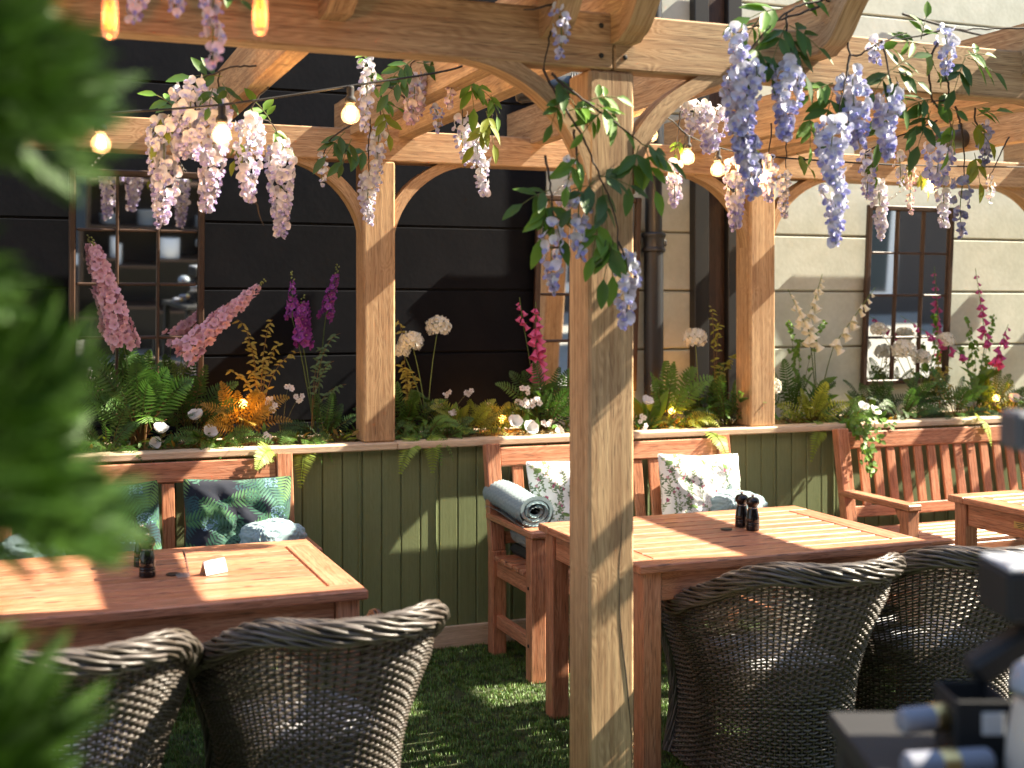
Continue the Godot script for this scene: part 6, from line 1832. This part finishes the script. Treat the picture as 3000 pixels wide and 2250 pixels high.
	mb.tube(PackedVector3Array([Vector3(0.06, 0, 0), Vector3(0.06, 0.42, 0)]), 0.007, 0.007, 8)
	part(lamp, "stem", mb, M.iron)
	bpart(lamp, "foot", Vector3(0.1, 0.012, 0.1), Vector3(0.06, 0.0065, 0), M.iron, 0, 0.003)
	bpart(lamp, "head", Vector3(0.16, 0.055, 0.07), Vector3(0.0, 0.435, 0), plain(Color(0.07, 0.075, 0.085), 0.5), 0, 0.006)

# ---------------------------------------------------------------- what the mirrors look at, behind the camera
func make_behind() -> void:
	rng.seed = 12
	var b := thing("opposite_building", "dark shopfront building across the yard, seen only in the mirrors", "building", Vector3(0, 0, 10.5))
	bpart(b, "wall", Vector3(34, 7.5, 0.3), Vector3(4, 3.75, 0), plain(Color(0.05, 0.04, 0.035), 0.8), 0, 0.01)
	for k in 7:
		var x := -8.0 + k * 4.0
		var w := bpart(b, "window", Vector3(1.8, 1.9, 0.05), Vector3(x, 1.35, -0.17), M.white, 1, 0.01)
		bpart(w, "pane", Vector3(1.5, 1.6, 0.02), Vector3(0, 0, -0.026), plain(Color(0.05, 0.06, 0.07), 0.05), 1, 0.002)
	var u := thing("parasol", "white square parasol seen in the right mirror", "parasol", Vector3(9.2, 0, 7.4))
	var mb := MB.new()
	mb.tube(PackedVector3Array([Vector3.ZERO, Vector3(0, 2.75, 0)]), 0.025, 0.025, 10)
	part(u, "pole", mb, M.iron)
	mb = MB.new()
	for k in 8:
		var a := TAU * k / 8.0
		var a1 := TAU * (k + 1) / 8.0
		var p := Vector3(cos(a) * 1.5, 2.25, sin(a) * 1.5)
		var q := Vector3(cos(a1) * 1.5, 2.25, sin(a1) * 1.5)
		mb.face([Vector3(0, 2.8, 0), p, q], [Vector2.ZERO, Vector2.ZERO, Vector2.ZERO], (Vector3(cos((a + a1) / 2), 2.0, sin((a + a1) / 2))).normalized(), Color.WHITE)
		mb.face([p, q, q - Vector3(0, 0.14, 0), p - Vector3(0, 0.14, 0)], [Vector2.ZERO, Vector2.ZERO, Vector2.ZERO, Vector2.ZERO], Vector3(cos((a + a1) / 2), 0, sin((a + a1) / 2)), Color.WHITE)
	part(u, "canopy", mb, M.white)
	var s := thing("waiter_station", "wooden waiter station behind the camera, seen in the left mirror", "shelf unit", Vector3(1.35, 0, 6.9))
	for y in [0.45, 0.9, 1.3, 1.75]:
		bpart(s, "shelf", Vector3(1.6, 0.03, 0.4), Vector3(0, y, 0), M.frame, 0, 0.003)
	for x in [-0.82, 0.82]:
		bpart(s, "upright", Vector3(0.035, 1.85, 0.4), Vector3(x, 0.925, 0), M.frame, 1, 0.003)
	bpart(s, "back_panel", Vector3(1.6, 1.85, 0.02), Vector3(0, 0.925, 0.215), M.black, 0, 0.002)
	var st := Vector3(1.35, 0, 6.9)
	for e in [Vector3(-0.45, 0.916, -0.05), Vector3(0.1, 0.916, -0.08)]:
		mb = MB.new()
		mb.lathe([Vector2(0.02, 0), Vector2(0.1, 0), Vector2(0.1, 0.2), Vector2(0.02, 0.2), Vector2(0.02, 0.0)], 24)
		var o := part(self, "paper_roll", mb, M.white)
		o.position = st + e
		tag(o, "white paper towel roll on the waiter station" + (", left one" if e.x < 0 else ", right one"), "paper roll")
	for e in [[Vector3(-0.15, 1.316, 0), 9, "stack of nine white plates in the middle of the upper shelf"], [Vector3(-0.62, 1.316, 0), 6, "lowest stack of white plates at one end of the upper shelf"], [Vector3(0.5, 0.916, 0), 11, "tallest stack of white plates beside the paper rolls"], [Vector3(0.42, 1.316, 0.02), 7, "stack of seven white plates above the tallest stack"]]:
		var o := thing("plate_stack", e[2], "plates", st + e[0])
		for k in e[1]:
			mb = MB.new()
			mb.lathe([Vector2(0, 0.0), Vector2(0.06, 0.0), Vector2(0.095, 0.012), Vector2(0.095, 0.016), Vector2(0.05, 0.006), Vector2(0, 0.006)], 20, Transform3D(Basis(), Vector3(0, k * 0.017, 0)))
			part(o, "plate", mb, M.white)
